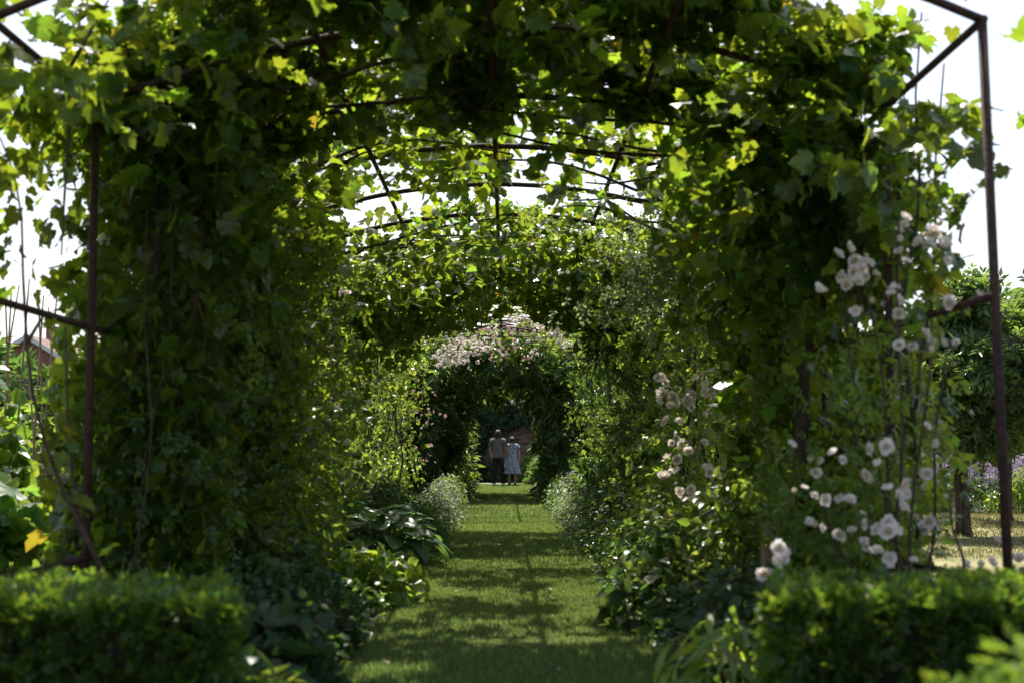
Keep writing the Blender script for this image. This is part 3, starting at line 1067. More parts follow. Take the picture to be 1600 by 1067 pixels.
climber('rambling_rose', 'rambling rose in white and pink trusses over the far arches', 'rose', (-2.1, 25, 0),
        [dict(n=9000, s0=EAVE - .5, s1=S_R0 + .5, y0=23.8, y1=31, t0=-.25, t1=.35, nf=2.0, seed=71, gap=-.2),
         dict(n=5000, s0=.1, s1=EAVE, y0=23.6, y1=30, t0=-.3, t1=.8, nf=2.0, seed=72, gap=-.3),
         dict(n=6000, s0=S_R0, s1=PROFLEN - .1, y0=22.5, y1=30, t0=-.3, t1=1.0, nf=2.0, seed=73, gap=-.4)],
        T_ROSE_FAR, T_ROSE_FAR, (.10, .17), M['rose_leaf'], 0, stems_far, flowers=[(fr, .085, M['white'], 'white_truss', False), (fp, .065, M['pink'], 'pink_truss', False)], up=.6)


def stems_dark(a):
    for sx in (-1, 1):
        for k in range(5):
            woody(a, (CX + sx * 1.8, 31 + k * 1.3, -.05), (CX + sx * 1.8, 31 + k * 1.3, 3.0), .04, .02)


climber('leafy_arch', 'dark narrow-leaved climber clothing the last arch beyond the roses', 'climber', (2, 33, 0),
        [dict(n=7000, s0=.05, s1=EAVE + .3, y0=30.5, y1=37.5, t0=-.2, t1=1.5, nf=1.6, seed=81, gap=-.8),
         dict(n=7000, s0=S_R0 - .3, s1=PROFLEN - .05, y0=30.5, y1=37.5, t0=-.2, t1=1.5, nf=1.6, seed=82, gap=-.8),
         dict(n=6500, s0=EAVE, s1=S_R0, y0=30.8, y1=37.5, t0=-.3, t1=1.3, nf=1.6, seed=83, gap=-.35)],
        T_BAMBOO, T_BAMBOO, (.32, .48), M['apple'], 0, stems_dark, hang=[(40, EAVE, S_R0, 30, 34, .2, .8, .4)], droop=1.2)

# pink honeysuckle column inside the far tunnel mouth
hp = [at(668 + RNG.normal() * 14, 640 + RNG.normal() * 60, RNG.uniform(21.2, 22.2)) for _ in range(42)]
climber('honeysuckle', 'yellow-green honeysuckle column with pink flowers at the mouth of the far arches', 'climber', (-1.7, 21.8, 0),
        [dict(n=5200, s0=.2, s1=2.9, y0=20.6, y1=23.2, t0=-.1, t1=1.15, nf=2.2, seed=91, gap=-.3)],
        T_ELL, T_ELL, (.07, .11), M['lime'], 0, rose_stems((-2.0, -1.5), (21, 22.6), 2.6, 6), flowers=[(hp, .05, M['pink'], 'blossom', False)], up=.6)
climber('climbing_shrub', 'dark glossy shrub on the tunnel side between the white rose and the far arches', 'shrub', (1.9, 20, 0),
        [dict(n=11000, s0=S_R0 - .4, s1=PROFLEN - .05, y0=17.3, y1=23, t0=-.4, t1=1.2, nf=1.8, seed=95, gap=-.5)],
        T_SHOOT, T_SHOOT, (.16, .26), M['shrub'], 0, rose_stems((1.6, 2.2), (17.5, 22.5), 3.0, 8), up=.5)


# young bare stems by the open front bay, bean side
def bare_stems():
    t = thing('young_climber', 'thin bare brown climber stems rising in the open front bay before the canes', 'climber', at(165, 1010, 7.2))
    lines = [((168, 905), (130, 830), (100, 770), (70, 690), (52, 620), (42, 540), (36, 430), (34, 340), (22, 270), (0, 215)),
             ((150, 870), (118, 790), (108, 690), (104, 600), (102, 510)), ((120, 800), (75, 740), (60, 700)), ((40, 540), (70, 490), (118, 505)),
             ((110, 105), (135, 60), (170, 0)), ((110, 105), (108, 200), (100, 320), (96, 400))]
    for ln in lines:
        a = Acc()
        d = RNG.uniform(6.9, 7.5)
        a.tube([at(px, py, d + .05 * math.sin(i)) for i, (px, py) in enumerate(ln)], np.linspace(.013, .005, len(ln)), 6)
        a.build('stem', M['brownstem'], t)
    P = []
    for k in range(26):
        ln = lines[RNG.integers(0, len(lines))]
        i = RNG.integers(0, len(ln) - 1); u = RNG.random()
        P.append(at(ln[i][0] * (1 - u) + ln[i + 1][0] * u + RNG.normal() * 10, ln[i][1] * (1 - u) + ln[i + 1][1] * u + RNG.normal() * 10, RNG.uniform(7, 7.4)))
    P = np.array(P)
    singles('leaf', T_GRAPE_HI, P, frames(RNG.normal(size=P.shape) + np.array((0, -.4, .5)), RNG.normal(size=P.shape) * .6 + np.array((0, 0, -.8))), RNG.uniform(.05, .12, len(P)), M['vine'], t)


bare_stems()


# ------------------------------------------------------------------ box hedges
def box_hedge(label, x0, x1, y0, y1, h, n, seed):
    t = thing('box_hedge', label, 'hedge', ((x0 + x1) / 2, (y0 + y1) / 2, 0), 'clipped box hedges in front of the tunnel')
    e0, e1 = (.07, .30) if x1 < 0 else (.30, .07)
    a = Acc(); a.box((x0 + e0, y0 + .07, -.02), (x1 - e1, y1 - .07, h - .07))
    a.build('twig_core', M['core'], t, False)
    # leaves on the top, front, back and end faces
    area = [((x1 - x0) * (y1 - y0), 'top'), ((x1 - x0) * h, 'front'), ((x1 - x0) * h, 'back'), ((y1 - y0) * h, 'end0'), ((y1 - y0) * h, 'end1')]
    tot = sum(q for q, _ in area)
    PP, NN = [], []
    for q, kind in area:
        k = int(n * q / tot)
        u, v = RNG.random(k), RNG.random(k)
        x, y, z = x0 + u * (x1 - x0), y0 + v * (y1 - y0), v * h
        N = {'top': (0, 0, 1), 'front': (0, -1, 0), 'back': (0, 1, 0), 'end0': (-1, 0, 0), 'end1': (1, 0, 0)}[kind]
        P = {'top': np.stack((x, y, np.full(k, h)), 1), 'front': np.stack((x, np.full(k, y0), z), 1), 'back': np.stack((x, np.full(k, y1), z), 1),
             'end0': np.stack((np.full(k, x0), y0 + u * (y1 - y0), z), 1), 'end1': np.stack((np.full(k, x1), y0 + u * (y1 - y0), z), 1)}[kind]
        N = np.tile(np.array(N, float), (k, 1))
        # rounded shoulders, lumps, depth
        P = P + N * (.034 * noise3(P, 6, seed) - .07 * RNG.random(k) ** 1.3 - .02)[:, None]
        PP.append(P); NN.append(N)
    P, N = np.vstack(PP), np.vstack(NN)
    c = np.array(((x0 + x1) / 2, (y0 + y1) / 2, h / 2))
    hs = np.array(((x1 - x0) / 2, (y1 - y0) / 2, h / 2))
    q = np.maximum(np.abs(P - c) - (hs - .10), 0)
    q[:, 2] = np.where(P[:, 2] > h / 2, q[:, 2], 0)
    ln = np.linalg.norm(q, axis=1)
    P = P - np.sign(P - c) * q * np.where(ln > .10, (ln - .10) / np.maximum(ln, 1e-6), 0)[:, None]
    # the inner end is cut on a slant, away from the path towards the tunnel
    inner = x1 if x1 < 0 else x0
    k = np.clip(1 - np.abs(P[:, 0] - inner) / .8, 0, 1) * (P[:, 1] - y0) / (y1 - y0)
    P[:, 0] += math.copysign(.20, inner) * k
    d = N + RNG.normal(size=P.shape) * .55 + np.array((0, 0, .45))
    nr = N * .3 + RNG.normal(size=P.shape) * .7 + np.array((0, 0, .3))
    joined('foliage', T_BOX, P, frames(nr, d), RNG.uniform(.058, .098, len(P)), M['box'], t)
    return t


box_hedge('clipped box hedge in front of the dense dark vine and bean canes', -3.6, -.95, 5.12, 5.95, .605, 12500, 5)
box_hedge('clipped box hedge under the pale pink front rose', .92, 3.6, 5.12, 6.0, .62, 12500, 9)


def mound(name, label, cat, x, y, rx, ry, h, n, tmpl, size, mat, group=None, stem=None, n_single=0, flowers=None, up=.5, core=True, gap=-.5, seed=None, dr=.2, tmpl_hi=None):
    """leafy mound plant: leaves through the outer part of a dome, on stems"""
    seed = seed if seed is not None else int(abs(x * 100 + y * 37)) % 9999
    t = thing(name, label, cat, (x, y, 0), group)
    a = Acc()
    for k in range(10):
        an, rr = RNG.uniform(0, 2 * PI), RNG.uniform(.1, .75)
        a.tube([(x + RNG.normal() * .04 * rx, y + RNG.normal() * .04 * ry, -.03), (x + rx * rr * .5 * math.cos(an), y + ry * rr * .5 * math.sin(an), h * .5),
                (x + rx * rr * math.cos(an), y + ry * rr * math.sin(an), h * .93 * math.sqrt(max(.05, 1 - rr * rr)))], (.006, .005, .003), 4)
    a.build('stem', stem or M['stem'], t, kind='stuff')
    v = RNG.normal(size=(n, 3)); v[:, 2] = np.abs(v[:, 2]) * 1.1; v = unit(v)
    rad = 1 - .45 * RNG.random(n) ** 1.4
    P0 = v * np.array((rx, ry, h))
    rad = rad * (1 + .16 * noise3(P0, 3.0 / max(rx, .3), seed))
    P = P0 * rad[:, None] + np.array((x, y, 0))
    keep = (noise3(P, 4.0, seed + 1) + RNG.normal(size=n) * .3 > gap) & (P[:, 2] > .015)
    P, v = P[keep], v[keep]
    nr = v * .5 + np.array((0, 0, up)) + RNG.normal(size=P.shape) * .55
    d = v * np.array((1, 1, .3)) + RNG.normal(size=P.shape) * .5 + np.array((0, 0, -dr))
    split_foliage(t, tmpl_hi or tmpl, tmpl, P, unit(nr), unit(d), RNG.uniform(size[0], size[1], len(P)), mat, n_single)
    if flowers:
        fm, k, fs, lift, nm = flowers
        w = RNG.normal(size=(k, 3)); w[:, 2] = np.abs(w[:, 2]) + .25; w = unit(w)
        Q = w * np.array((rx, ry, h)) * (1.0 + lift * RNG.random(k))[:, None] + np.array((x, y, 0))
        Q = Q[(noise3(Q, 5, seed + 3) > -.2)]
        joined(nm, T_SMALL, Q, frames(w[:len(Q)] + np.array((0, 0, .5)) + RNG.normal(size=Q.shape) * .3, RNG.normal(size=Q.shape)), RNG.uniform(fs * .7, fs * 1.2, len(Q)), fm, t)
    return t


# clipped bush right by the camera
mound('box_ball', 'bright out-of-focus clipped bush nearest the camera', 'bush', 1.30, 3.2, .37, .36, .745, 2600, T_BOX, (.05, .09), M['ball'], gap=-1.5)

# ------------------------------------------------------------------ borders, bean-bed side
G1, G2 = 'border plants along the grass path', 'flowering edging along the grass path'
mound('border_plant', 'low dark plant with small matte leaves at the hedge end', 'plant', -1.30, 8.0, .48, .55, .52, 2600, T_ROUND, (.035, .06), M['dark'], G1, n_single=60)
mound('border_plant', 'dark broad-leaved plant spilling onto the path edge closest to the camera', 'plant', -1.14, 6.75, .34, .5, .36, 420, T_GRAPE_LO, (.09, .15), M['dark'], G1, n_single=140, tmpl_hi=T_GRAPE_HI)
mound('border_plant', 'bright pointed-leaved plant tucked against the inner hedge end', 'plant', -.98, 5.75, .22, .28, .28, 160, T_LANCE, (.11, .17), M['lime'], G1, n_single=120)
mound('ladys_mantle', 'yellow-green rounded plant catching the sun before the hosta', 'plant', -1.0, 10.6, .36, .45, .46, 520, T_ROUND, (.07, .12), M['lime'], G1, n_single=150)
mound('border_plant', 'brownish green leafy plant under the dark vine wall', 'plant', -1.6, 10.2, .45, .9, .62, 1500, T_ELL, (.06, .11), M['shrub'], G1, n_single=60)
mound('border_plant', 'sunlit leafy plant between the vine wall and the hosta', 'plant', -1.7, 12.2, .42, .9, .85, 1900, T_ELL, (.06, .12), M['rose_leaf'], G1, n_single=60)


def hosta(label, x, y, n, L, group=None):
    t = thing('hosta', label, 'plant', (x, y, 0), group)
    P, N, D, S = [], [], [], []
    a = Acc()
    for k in range(n):
        ring = (k / n) ** .7
        an = k * 2.39996 + RNG.normal() * .2
        rr = .08 + .50 * ring
        zz = .50 - .30 * ring + RNG.normal() * .03
        p = np.array((x + math.cos(an) * rr * .75, y + math.sin(an) * rr * .75, zz))
        out = np.array((math.cos(an), math.sin(an), 0))
        P.append(p); D.append(out + np.array((0, 0, .45 - .6 * ring)) + RNG.normal(size=3) * .15)
        N.append(np.array((0, 0, 1.0)) - out * (.2 - .3 * ring) + RNG.normal(size=3) * .22); S.append(L * RNG.uniform(.8, 1.1))
        a.tube([(x + out[0] * .05, y + out[1] * .05, 0), (x + out[0] * rr * .4, y + out[1] * rr * .4, zz * .6), p], (.010, .008, .006), 5)
    a.build('leaf_stalk', M['stem'], t)
    P, N, D, S = map(np.array, (P, N, D, S))
    singles('leaf', T_HOSTA, P, frames(N, D), S, M['hosta'], t)


hosta('large blue-green hosta with broad ribbed leaves beside the lawn', -1.22, 14.3, 46, .34, 'hostas by the path')
hosta('smaller hosta half hidden behind the large blue-green one', -1.75, 15.0, 30, .28, 'hostas by the path')
mound('border_plant', 'dark bushy plant just past the hosta', 'plant', -1.05, 16.4, .42, .9, .52, 2200, T_ELL, (.05, .09), M['shrub'], G1)
mound('border_plant', 'taller dark plant at the foot of the honeysuckle', 'plant', -1.55, 18.2, .5, 1.0, .85, 2400, T_ELL, (.06, .10), M['shrub'], G1)
mound('catmint', 'frothy cream-flowered edging plant past the dark bushy one', 'plant', -1.0, 19.2, .34, 1.0, .50, 2400, T_ELL, (.03, .055), M['grey'], G2, flowers=(M['white'], 260, .03, .1, 'floret'))
mound('catmint', 'frothy cream and pale blue edging plant at the far arch mouth', 'plant', -1.0, 22.2, .38, 1.3, .62, 2600, T_ELL, (.03, .06), M['grey'], G2, flowers=(M['blue'], 160, .035, .1, 'floret'))
mound('catmint', 'pale bushy edging plant inside the far arches on the honeysuckle side', 'plant', -1.08, 26.5, .38, 1.8, .66, 2800, T_ELL, (.04, .07), M['lime'], G2, flowers=(M['white'], 220, .035, .1, 'floret'))
mound('catmint', 'yellowish edging plant beside the couple', 'plant', -1.05, 32.5, .40, 2.4, .7, 2600, T_ELL, (.05, .08), M['lime'], G2)
mound('border_plant', 'sunlit yellow-green shrub to the side of the walker in the grey top', 'plant', -1.45, 41.5, .62, 1.6, 1.15, 3000, T_ELL, (.07, .11), M['lime'], G1)

# borders, tree side
mound('border_plant', 'dark mixed foliage mound beside the inner end of the rose hedge', 'plant', 1.28, 7.7, .42, .7, .50, 1500, T_ELL, (.06, .10), M['dark'], G1, n_single=80)
mound('peony', 'sunlit peony with long arching lime leaves by the hedge corner', 'plant', .99, 6.35, .26, .3, .42, 190, T_LANCE, (.15, .22), M['lime'], G1, n_single=150, up=.8, dr=.3, stem=M['brownstem'], flowers=(M['red'], 10, .03, 0, 'bud'))
mound('border_plant', 'dark glossy plant at the very edge of the lawn in front of the peony', 'plant', 1.05, 7.0, .22, .45, .28, 700, T_ELL, (.05, .08), M['dark'], G1, n_single=60)
mound('ladys_mantle', 'leafy plant with lime-yellow flower froth leaning to the lawn', 'plant', 1.02, 9.3, .34, .55, .50, 700, T_ROUND, (.07, .12), M['shrub'], G1, n_single=100, flowers=(M['yellow'], 240, .028, .22, 'floret'))
mound('ladys_mantle', 'second lime-flowered plant farther along the same border', 'plant', 1.2, 11.2, .4, .7, .62, 1100, T_ROUND, (.06, .10), M['shrub'], G1, n_single=80, flowers=(M['yellow'], 160, .028, .2, 'floret'))
mound('border_plant', 'tall leafy plant at the foot of the crooked vine trunk', 'plant', 1.75, 10.6, .5, 1.0, .95, 2400, T_ELL, (.06, .11), M['rose_leaf'], G1, n_single=80, flowers=(M['red'], 14, .04, .1, 'bud'))
mound('border_plant', 'soft green bushy plant below the white rose', 'plant', 1.5, 13.2, .55, 1.0, .95, 3000, T_ELL, (.05, .09), M['rose_leaf'], G1)
mound('catmint', 'grey-green edging plant with white florets below the glossy shrub', 'plant', 1.15, 15.4, .42, 1.1, .62, 2600, T_ELL, (.03, .06), M['shrub'], G2, flowers=(M['white'], 140, .03, .1, 'floret'))
mound('catmint', 'pale frothy edging plant across the lawn from the blue one', 'plant', 1.1, 18.6, .40, 1.4, .62, 2800, T_ELL, (.03, .055), M['grey'], G2, flowers=(M['white'], 300, .03, .1, 'floret'))
mound('catmint', 'pale edging plant with orange specks near the far arches', 'plant', 1.1, 22.6, .38, 1.6, .72, 2800, T_ELL, (.03, .06), M['grey'], G2, flowers=(M['white'], 260, .03, .1, 'floret'))
mound('catmint', 'dull green edging plant under the dark far arch', 'plant', 1.12, 27.4, .36, 2.0, .62, 2400, T_ELL, (.04, .07), M['shrub'], G2)
mound('border_plant', 'dark shrub at the foot of the brick wall beside the woman in the dress', 'plant', 1.35, 45.0, .6, 1.0, 1.0, 2200, T_SHOOT, (.18, .26), M['shrub'], G1)


mound('border_plant', 'fresh green plant against the brick wall to the side of the dress', 'plant', .85, 48.6, .42, .5, 1.05, 1500, T_ELL, (.08, .13), M['lime'], G1)
mound('border_plant', 'dull green plant against the brick wall behind the two walkers', 'plant', -.15, 49.0, .5, .5, .8, 1500, T_ELL, (.08, .13), M['shrub'], G1)


# low ground cover on the bed soil along both lawn edges
def ground_cover():
    for sx, n in ((-1, 9000), (1, 9000)):
        P = np.stack((sx * (.83 + 1.45 * RNG.random(n) ** 1.4), 5.4 + 36 * RNG.random(n) ** 1.5, .02 + .15 * RNG.random(n)), 1)
        P[:, 2] *= np.clip((np.abs(P[:, 0]) - .68) / .2, .25, 1.6)
        P = P[noise3(P, 3.0, 11) > -.5]
        R = frames(np.tile((0, 0, .8), (len(P), 1)) + RNG.normal(size=P.shape) * .5, RNG.normal(size=P.shape))
        joined('ground_cover', T_ROUND if sx < 0 else T_ELL, P, R, RNG.uniform(.035, .085, len(P)), M['shrub'])


ground_cover()


# ------------------------------------------------------------------ wooden stake
def stake():
    t = thing('wooden_stake', 'short pale wooden stake standing behind the hedge corner', 'post', (1.56, 8.5, 0))
    bm = bmesh.new()
    bmesh.ops.create_cube(bm, size=1, matrix=Matrix.Translation((0, 0, .35)) @ Matrix.Diagonal((.10, .10, .74, 1)))
    bmesh.ops.bevel(bm, geom=bm.edges[:], offset=.008, segments=2, affect='EDGES')
    for v in bm.verts:
        v.co.x += .02 * v.co.z
    me = bpy.data.meshes.new('stake'); bm.to_mesh(me); bm.free()
    link_mesh('shaft', me, M['wood'], t)


stake()


# ------------------------------------------------------------------ bean canes and bean plants
def canes():
    tops = [((22, 860), (8, 448)), ((0, 800), (18, 452)), ((-40, 860), (30, 446)), ((64, 850), (36, 440)), ((12, 860), (46, 436)), ((74, 860), (60, 458)), ((42, 870), (68, 462)), ((100, 850), (76, 480)), ((54, 840), (90, 452))]
    words = ('first', 'second', 'third', 'fourth', 'fifth', 'sixth', 'seventh', 'eighth', 'last')
    for i, (b, tp) in enumerate(tops):
        d = 11.2 + .35 * (i % 4)
        p, q = at(*b, d), at(*tp, d + .25)
        k = p[2] / (q[2] - p[2])
        p = p - (q - p) * (k + .03)
        c = Acc()
        pts = [p + (q - p) * u for u in np.linspace(0, 1, 9)]
        rr = []
        c.tube(pts, [.011 - .004 * u for u in np.linspace(0, 1, 9)], 7)
        for u in (.12, .26, .4, .54, .68, .82):
            w = p + (q - p) * u
            c.tube([w - (q - p) * .003, w + (q - p) * .003], .0135, 7)
        o = c.build('bamboo_cane', M['cane'], None)
        o['label'] = 'bamboo bean cane whose tip is the %s counted from the picture edge' % words[i]
        o['category'] = 'cane'
        o['group'] = 'bean poles in the vegetable bed'
        # origin at the cane's foot
        off = Vector(p)
        o.data.transform(Matrix.Translation(-off)); o.location = off


canes()
mound('bean_plant', 'leafy bean plant climbing the canes at the picture edge', 'plant', -4.15, 11.2, .45, .5, 1.75, 900, T_ROUND, (.11, .19), M['bean'], 'vegetables beside the canes', n_single=200)
mound('squash_plant', 'big pale-leaved squash plant low in front of the canes', 'plant', -3.25, 9.4, .55, .6, .85, 420, T_GRAPE_LO, (.16, .26), M['bean'], 'vegetables beside the canes', n_single=200, tmpl_hi=T_GRAPE_HI)
mound('bean_plant', 'second bean plant farther back behind the canes', 'plant', -4.6, 13.6, .8, .8, 1.5, 1500, T_ROUND, (.10, .16), M['bean'], 'vegetables beside the canes', n_single=60)


for _x, _y, _h, _l in ((-5.6, 10.2, .8, 'leafy vegetable plant second from the canes'), (-5.9, 12.4, 1.2, 'tall leafy vegetable plant behind the second one'), (-7.2, 11.0, .7, 'low vegetable plant farthest out in the bed'),
                       (-6.8, 14.6, 1.3, 'tall vegetable plant at the back of the bed')):
    mound('squash_plant', _l, 'plant', _x, _y, .7, .7, _h, 500, T_ROUND, (.14, .22), M['bean'], 'vegetables beside the canes')


# ------------------------------------------------------------------ trees
def tree(name, label, x, y, h_trunk, crown, r_trunk, n, tmpl, size, mat, group=None, lean=0, seed=1, n_single=0, gap=-.35, clumps=26):
    t = thing(name, label, 'tree', (x, y, 0), group)
    cx, cz, rx, ry, rz = crown
    a = Acc()
    top = np.array((x + lean, y, h_trunk))
    pts = [np.array((x, y, -.1)), np.array((x + lean * .05, y, .12)), np.array((x + lean * .5, y + .02, h_trunk * .55)), top]
    a.tube(pts, (r_trunk * 1.55, r_trunk * 1.08, r_trunk * .95, r_trunk * .85), 10)
    for k in range(11):
        an = k * 2.4
        e = np.array((x + cx + rx * .75 * math.cos(an), y + ry * .75 * math.sin(an), cz + rz * RNG.uniform(-.4, .7)))
        woody(a, top - np.array((0, 0, .05)), e, r_trunk * .5, r_trunk * .12, .1, 7)
    a.build('trunk', M['bark'], t)
    r = np.random.default_rng(seed)
    C = unit(r.normal(size=(clumps, 3))) * r.uniform(.3, 1.08, clumps)[:, None]
    w = r.integers(0, clumps, n)
    q = C[w] + unit(r.normal(size=(n, 3))) * (.33 * r.random(n) ** .5)[:, None]
    P = q * np.array((rx, ry, rz)) + np.array((x + cx, y, cz))
    keep = noise3(P, 2.2 / max(rx * .6, .4), seed) > gap * 2
    P, q = P[keep], q[keep]
    nr = unit(unit(q) * .5 + np.array((0, 0, .5)) + r.normal(size=q.shape) * .6)
    d = unit(unit(q) * .5 + r.normal(size=q.shape) * .6 + np.array((0, 0, .1)))
    R = frames(nr, d)
    o = joined('crown', tmpl, P, R, r.uniform(size[0], size[1], len(P)), mat, t, None)
    return t


tree('apple_tree', 'small apple tree with glossy leaves on the dry lawn behind the outer iron post', 6.05, 18.9, 1.35, (.35, 2.15, 1.35, 1.2, 1.15), .10, 8500, T_SHOOT, (.16, .27), M['apple'], 'apple trees on the dry lawn', -.02, 3)
tree('apple_tree', 'second apple tree with a thin trunk behind the first', 8.0, 22.8, 1.4, (.3, 2.35, 1.5, 1.3, 1.2), .08, 5000, T_SHOOT, (.2, .3), M['apple'], 'apple trees on the dry lawn', .05, 4)
tree('apple_tree', 'third apple tree deep behind the vine wall', 5.2, 24.5, 1.4, (0, 2.4, 1.5, 1.3, 1.2), .09, 2600, T_SHOOT, (.26, .38), M['apple'], 'apple trees on the dry lawn', .05, 5)
BT = 'trees behind the garden'
bg_trees = [(-7.5, 30, 2.6, 2.2, 'round leafy tree behind the bean canes'), (-11.5, 34, 3.0, 2.6, 'bushy tree near the gabled house'), (-4.8, 33, 3.4, 2.4, 'bushy tree hidden behind the dark vine wall'),
            (-6.0, 42, 4.6, 3.4, 'tall tree behind the honeysuckle side of the far arches'), (5.6, 34, 4.2, 3.0, 'tall tree behind the glossy shrub side of the far arches'),
            (10.5, 36, 3.6, 2.9, 'dark tree behind the apple trees'), (17.6, 46, 5.6, 3.4, 'dark tree topping the skyline at the picture edge'), (14.5, 40, 3.4, 2.8, 'broad tree beyond the lavender bed'),
            (-2.6, 55, 4.4, 3.6, 'tree rising above the far brick wall behind the couple'), (3.2, 56, 4.4, 3.6, 'second tree rising above the far brick wall'),
            (-14.5, 27, 3.0, 2.4, 'bushy tree at the far side of the vegetable bed'), (-19, 38, 3.6, 3.0, 'tall tree past the gabled house'), (-10, 22.5, 2.2, 1.9, 'low round tree beyond the bean plants'),
            (21, 36, 3.8, 3.0, 'tree at the outer end of the dry lawn'), (13.6, 29, 3.0, 2.2, 'tree behind the mauve flowers'), (-9.5, 48, 5.0, 3.6, 'tall tree in the wall corner')]
for i, (x, y, hc, r, lab) in enumerate(bg_trees):
    tree('garden_tree', lab, x, y, max(.8, hc - r * .9), (0, hc * .62, r, r * .9, hc * .55), .16, 1600, T_SHOOT, (.58, .88), M['shrub'], BT, 0, 20 + i)


# ------------------------------------------------------------------ lavender bed beyond the dry lawn
def lavender(label, x, y, w, h, n):
    t = thing('catmint', label, 'flower', (x, y, 0), 'mauve flowers behind the apple tree')
    a = Acc(); PP, DD = [], []
    for k in range(n):
        bx, by = x + RNG.normal() * w * .35, y + RNG.normal() * .25
        tx, ty, tz = bx + RNG.normal() * .1, by + RNG.normal() * .1, h * RNG.uniform(.7, 1.1)
        a.tube([(bx, by, -.02), (tx, ty, tz)], (.004, .003), 3, False)
        for j in range(22):
            u = RNG.uniform(.5, 1.0)
            PP.append((bx + (tx - bx) * u + RNG.normal() * .02, by + (ty - by) * u + RNG.normal() * .02, tz * u)); DD.append(RNG.normal(size=3))
    a.build('stem', M['stem'], t, kind='stuff')
    PP, DD = np.array(PP), np.array(DD)
    joined('flower_spike', T_SMALL, PP, frames(DD, RNG.normal(size=DD.shape)), RNG.uniform(.03, .05, len(PP)), M['mauve'], t)
    v = np.stack((x + RNG.normal(size=700) * w * .4, y + RNG.normal(size=700) * .3, h * .55 * RNG.random(700) + .03), 1)
    joined('foliage', T_ELL, v, frames(RNG.normal(size=v.shape) + np.array((0, 0, .6)), RNG.normal(size=v.shape)), RNG.uniform(.06, .10, 700), M['shrub'], t)


for i, (x, y, h, lab) in enumerate(((5.9, 25.7, .85, 'mauve flower clump seen through the rose, first before the trunk'), (6.7, 25.9, 1.1, 'mauve flower clump just behind the apple trunk'), (7.5, 25.8, 1.15, 'tall mauve flower clump between the two apple trunks'),
                                    (8.3, 26.0, 1.2, 'tall mauve flower clump behind the thin second apple trunk'), (9.1, 26.0, 1.05, 'mauve flower clump seen beside the outer iron post'), (9.9, 26.2, 1.0, 'mauve flower clump at the picture edge'))):
    lavender(lab, x, y, .8, h, 60)
mound('border_plant', 'yellow-green low shrub at the lawn edge past the outer iron post', 'plant', 9.2, 25.2, .8, .4, .7, 1500, T_ELL, (.07, .11), M['lime'], G1)
mound('border_plant', 'dark low shrub at the lawn edge by the apple trunk', 'plant', 7.0, 25.3, .8, .35, .45, 1500, T_ELL, (.07, .11), M['shrub'], G1)


# ------------------------------------------------------------------ brick wall
def brick_wall():
    t = thing('brick_wall', 'old weathered brick garden wall closing the view behind the couple', 'wall', (0, 50, 0))
    mort = plain_mat('mortar', (.20, .17, .14), (.28, .24, .20), 20, 1, .3)
    bm_, n, l = new_mat('brick')
    o = n.new('ShaderNodeOutputMaterial'); p = n.new('ShaderNodeBsdfPrincipled'); p.inputs['Roughness'].default_value = .95
    g = n.new('ShaderNodeNewGeometry'); r = n.new('ShaderNodeValToRGB')
    r.color_ramp.elements[0].color = (.085, .050, .040, 1); r.color_ramp.elements[1].color = (.26, .20, .17, 1)
    l.new(g.outputs['Random Per Island'], r.inputs[0]); l.new(r.outputs[0], p.inputs['Base Color']); l.new(p.outputs[0], o.inputs['Surface'])
    a = Acc(); a.box((-26, 50.0, -.1), (26, 50.34, 3.0)); a.build('wall_core', mort, t, False)
    b = Acc()
    for c in range(40):
        z = c * .075
        for k in range(-16, 17):
            x = k * .225 + (.1125 if c % 2 else 0)
            e = RNG.uniform(0, .008)
            b.box((x, 49.99 - e, z + .006), (x + .213, 50.02, z + .069))
    b.build('brick', bm_, t, False, kind='stuff')
    c = Acc()
    for k in range(-57, 57):
        c.box((k * .45 + .004, 49.94, 3.0), (k * .45 + .446, 50.40, 3.07))
    c.build('coping', mort, t, False)


brick_wall()


def wall_climber():
    t = thing('wall_climber', 'dark climber hanging over the upper part of the far brick wall', 'climber', (-.5, 49.8, 0))
    a = Stems()
    for x in (-2.2, -1.2, -.9, .2, 1.9):
        woody(a, (x, 49.85, -.05), (x + RNG.normal() * .4, 49.85, 2.8), .03, .012, .12)
    a.build('woody_stem', M['bark'], t)
    n = 5500
    P = np.stack((RNG.uniform(-4, 4, n), 49.9 - RNG.random(n) * .5, RNG.uniform(.2, 3.4, n)), 1)
    lim = 1.85 + .3 * np.sin(P[:, 0] * 2.2)
    keep = (P[:, 2] > lim) | (P[:, 0] < -.75 + .2 * np.sin(P[:, 2] * 5)) | (P[:, 0] > 1.5)
    P = P[keep]
    N = np.tile(np.array((0, -1.0, .3)), (len(P), 1)) + RNG.normal(size=P.shape) * .5
    joined('foliage', T_SHOOT, P, frames(N, RNG.normal(size=P.shape) * .5 + np.array((0, 0, -.8))), RNG.uniform(.28, .42, len(P)), M['dark'], t)
    q = np.array([at(812 + RNG.normal() * 14, 628 + RNG.normal() * 5, 49.3) for _ in range(30)])
    joined('blossom', T_FLOWER, q, frames(np.tile(np.array((0, -1.0, .4)), (30, 1)) + RNG.normal(size=q.shape) * .3, RNG.normal(size=q.shape)), RNG.uniform(.08, .13, 30), M['white'], t)


wall_climber()


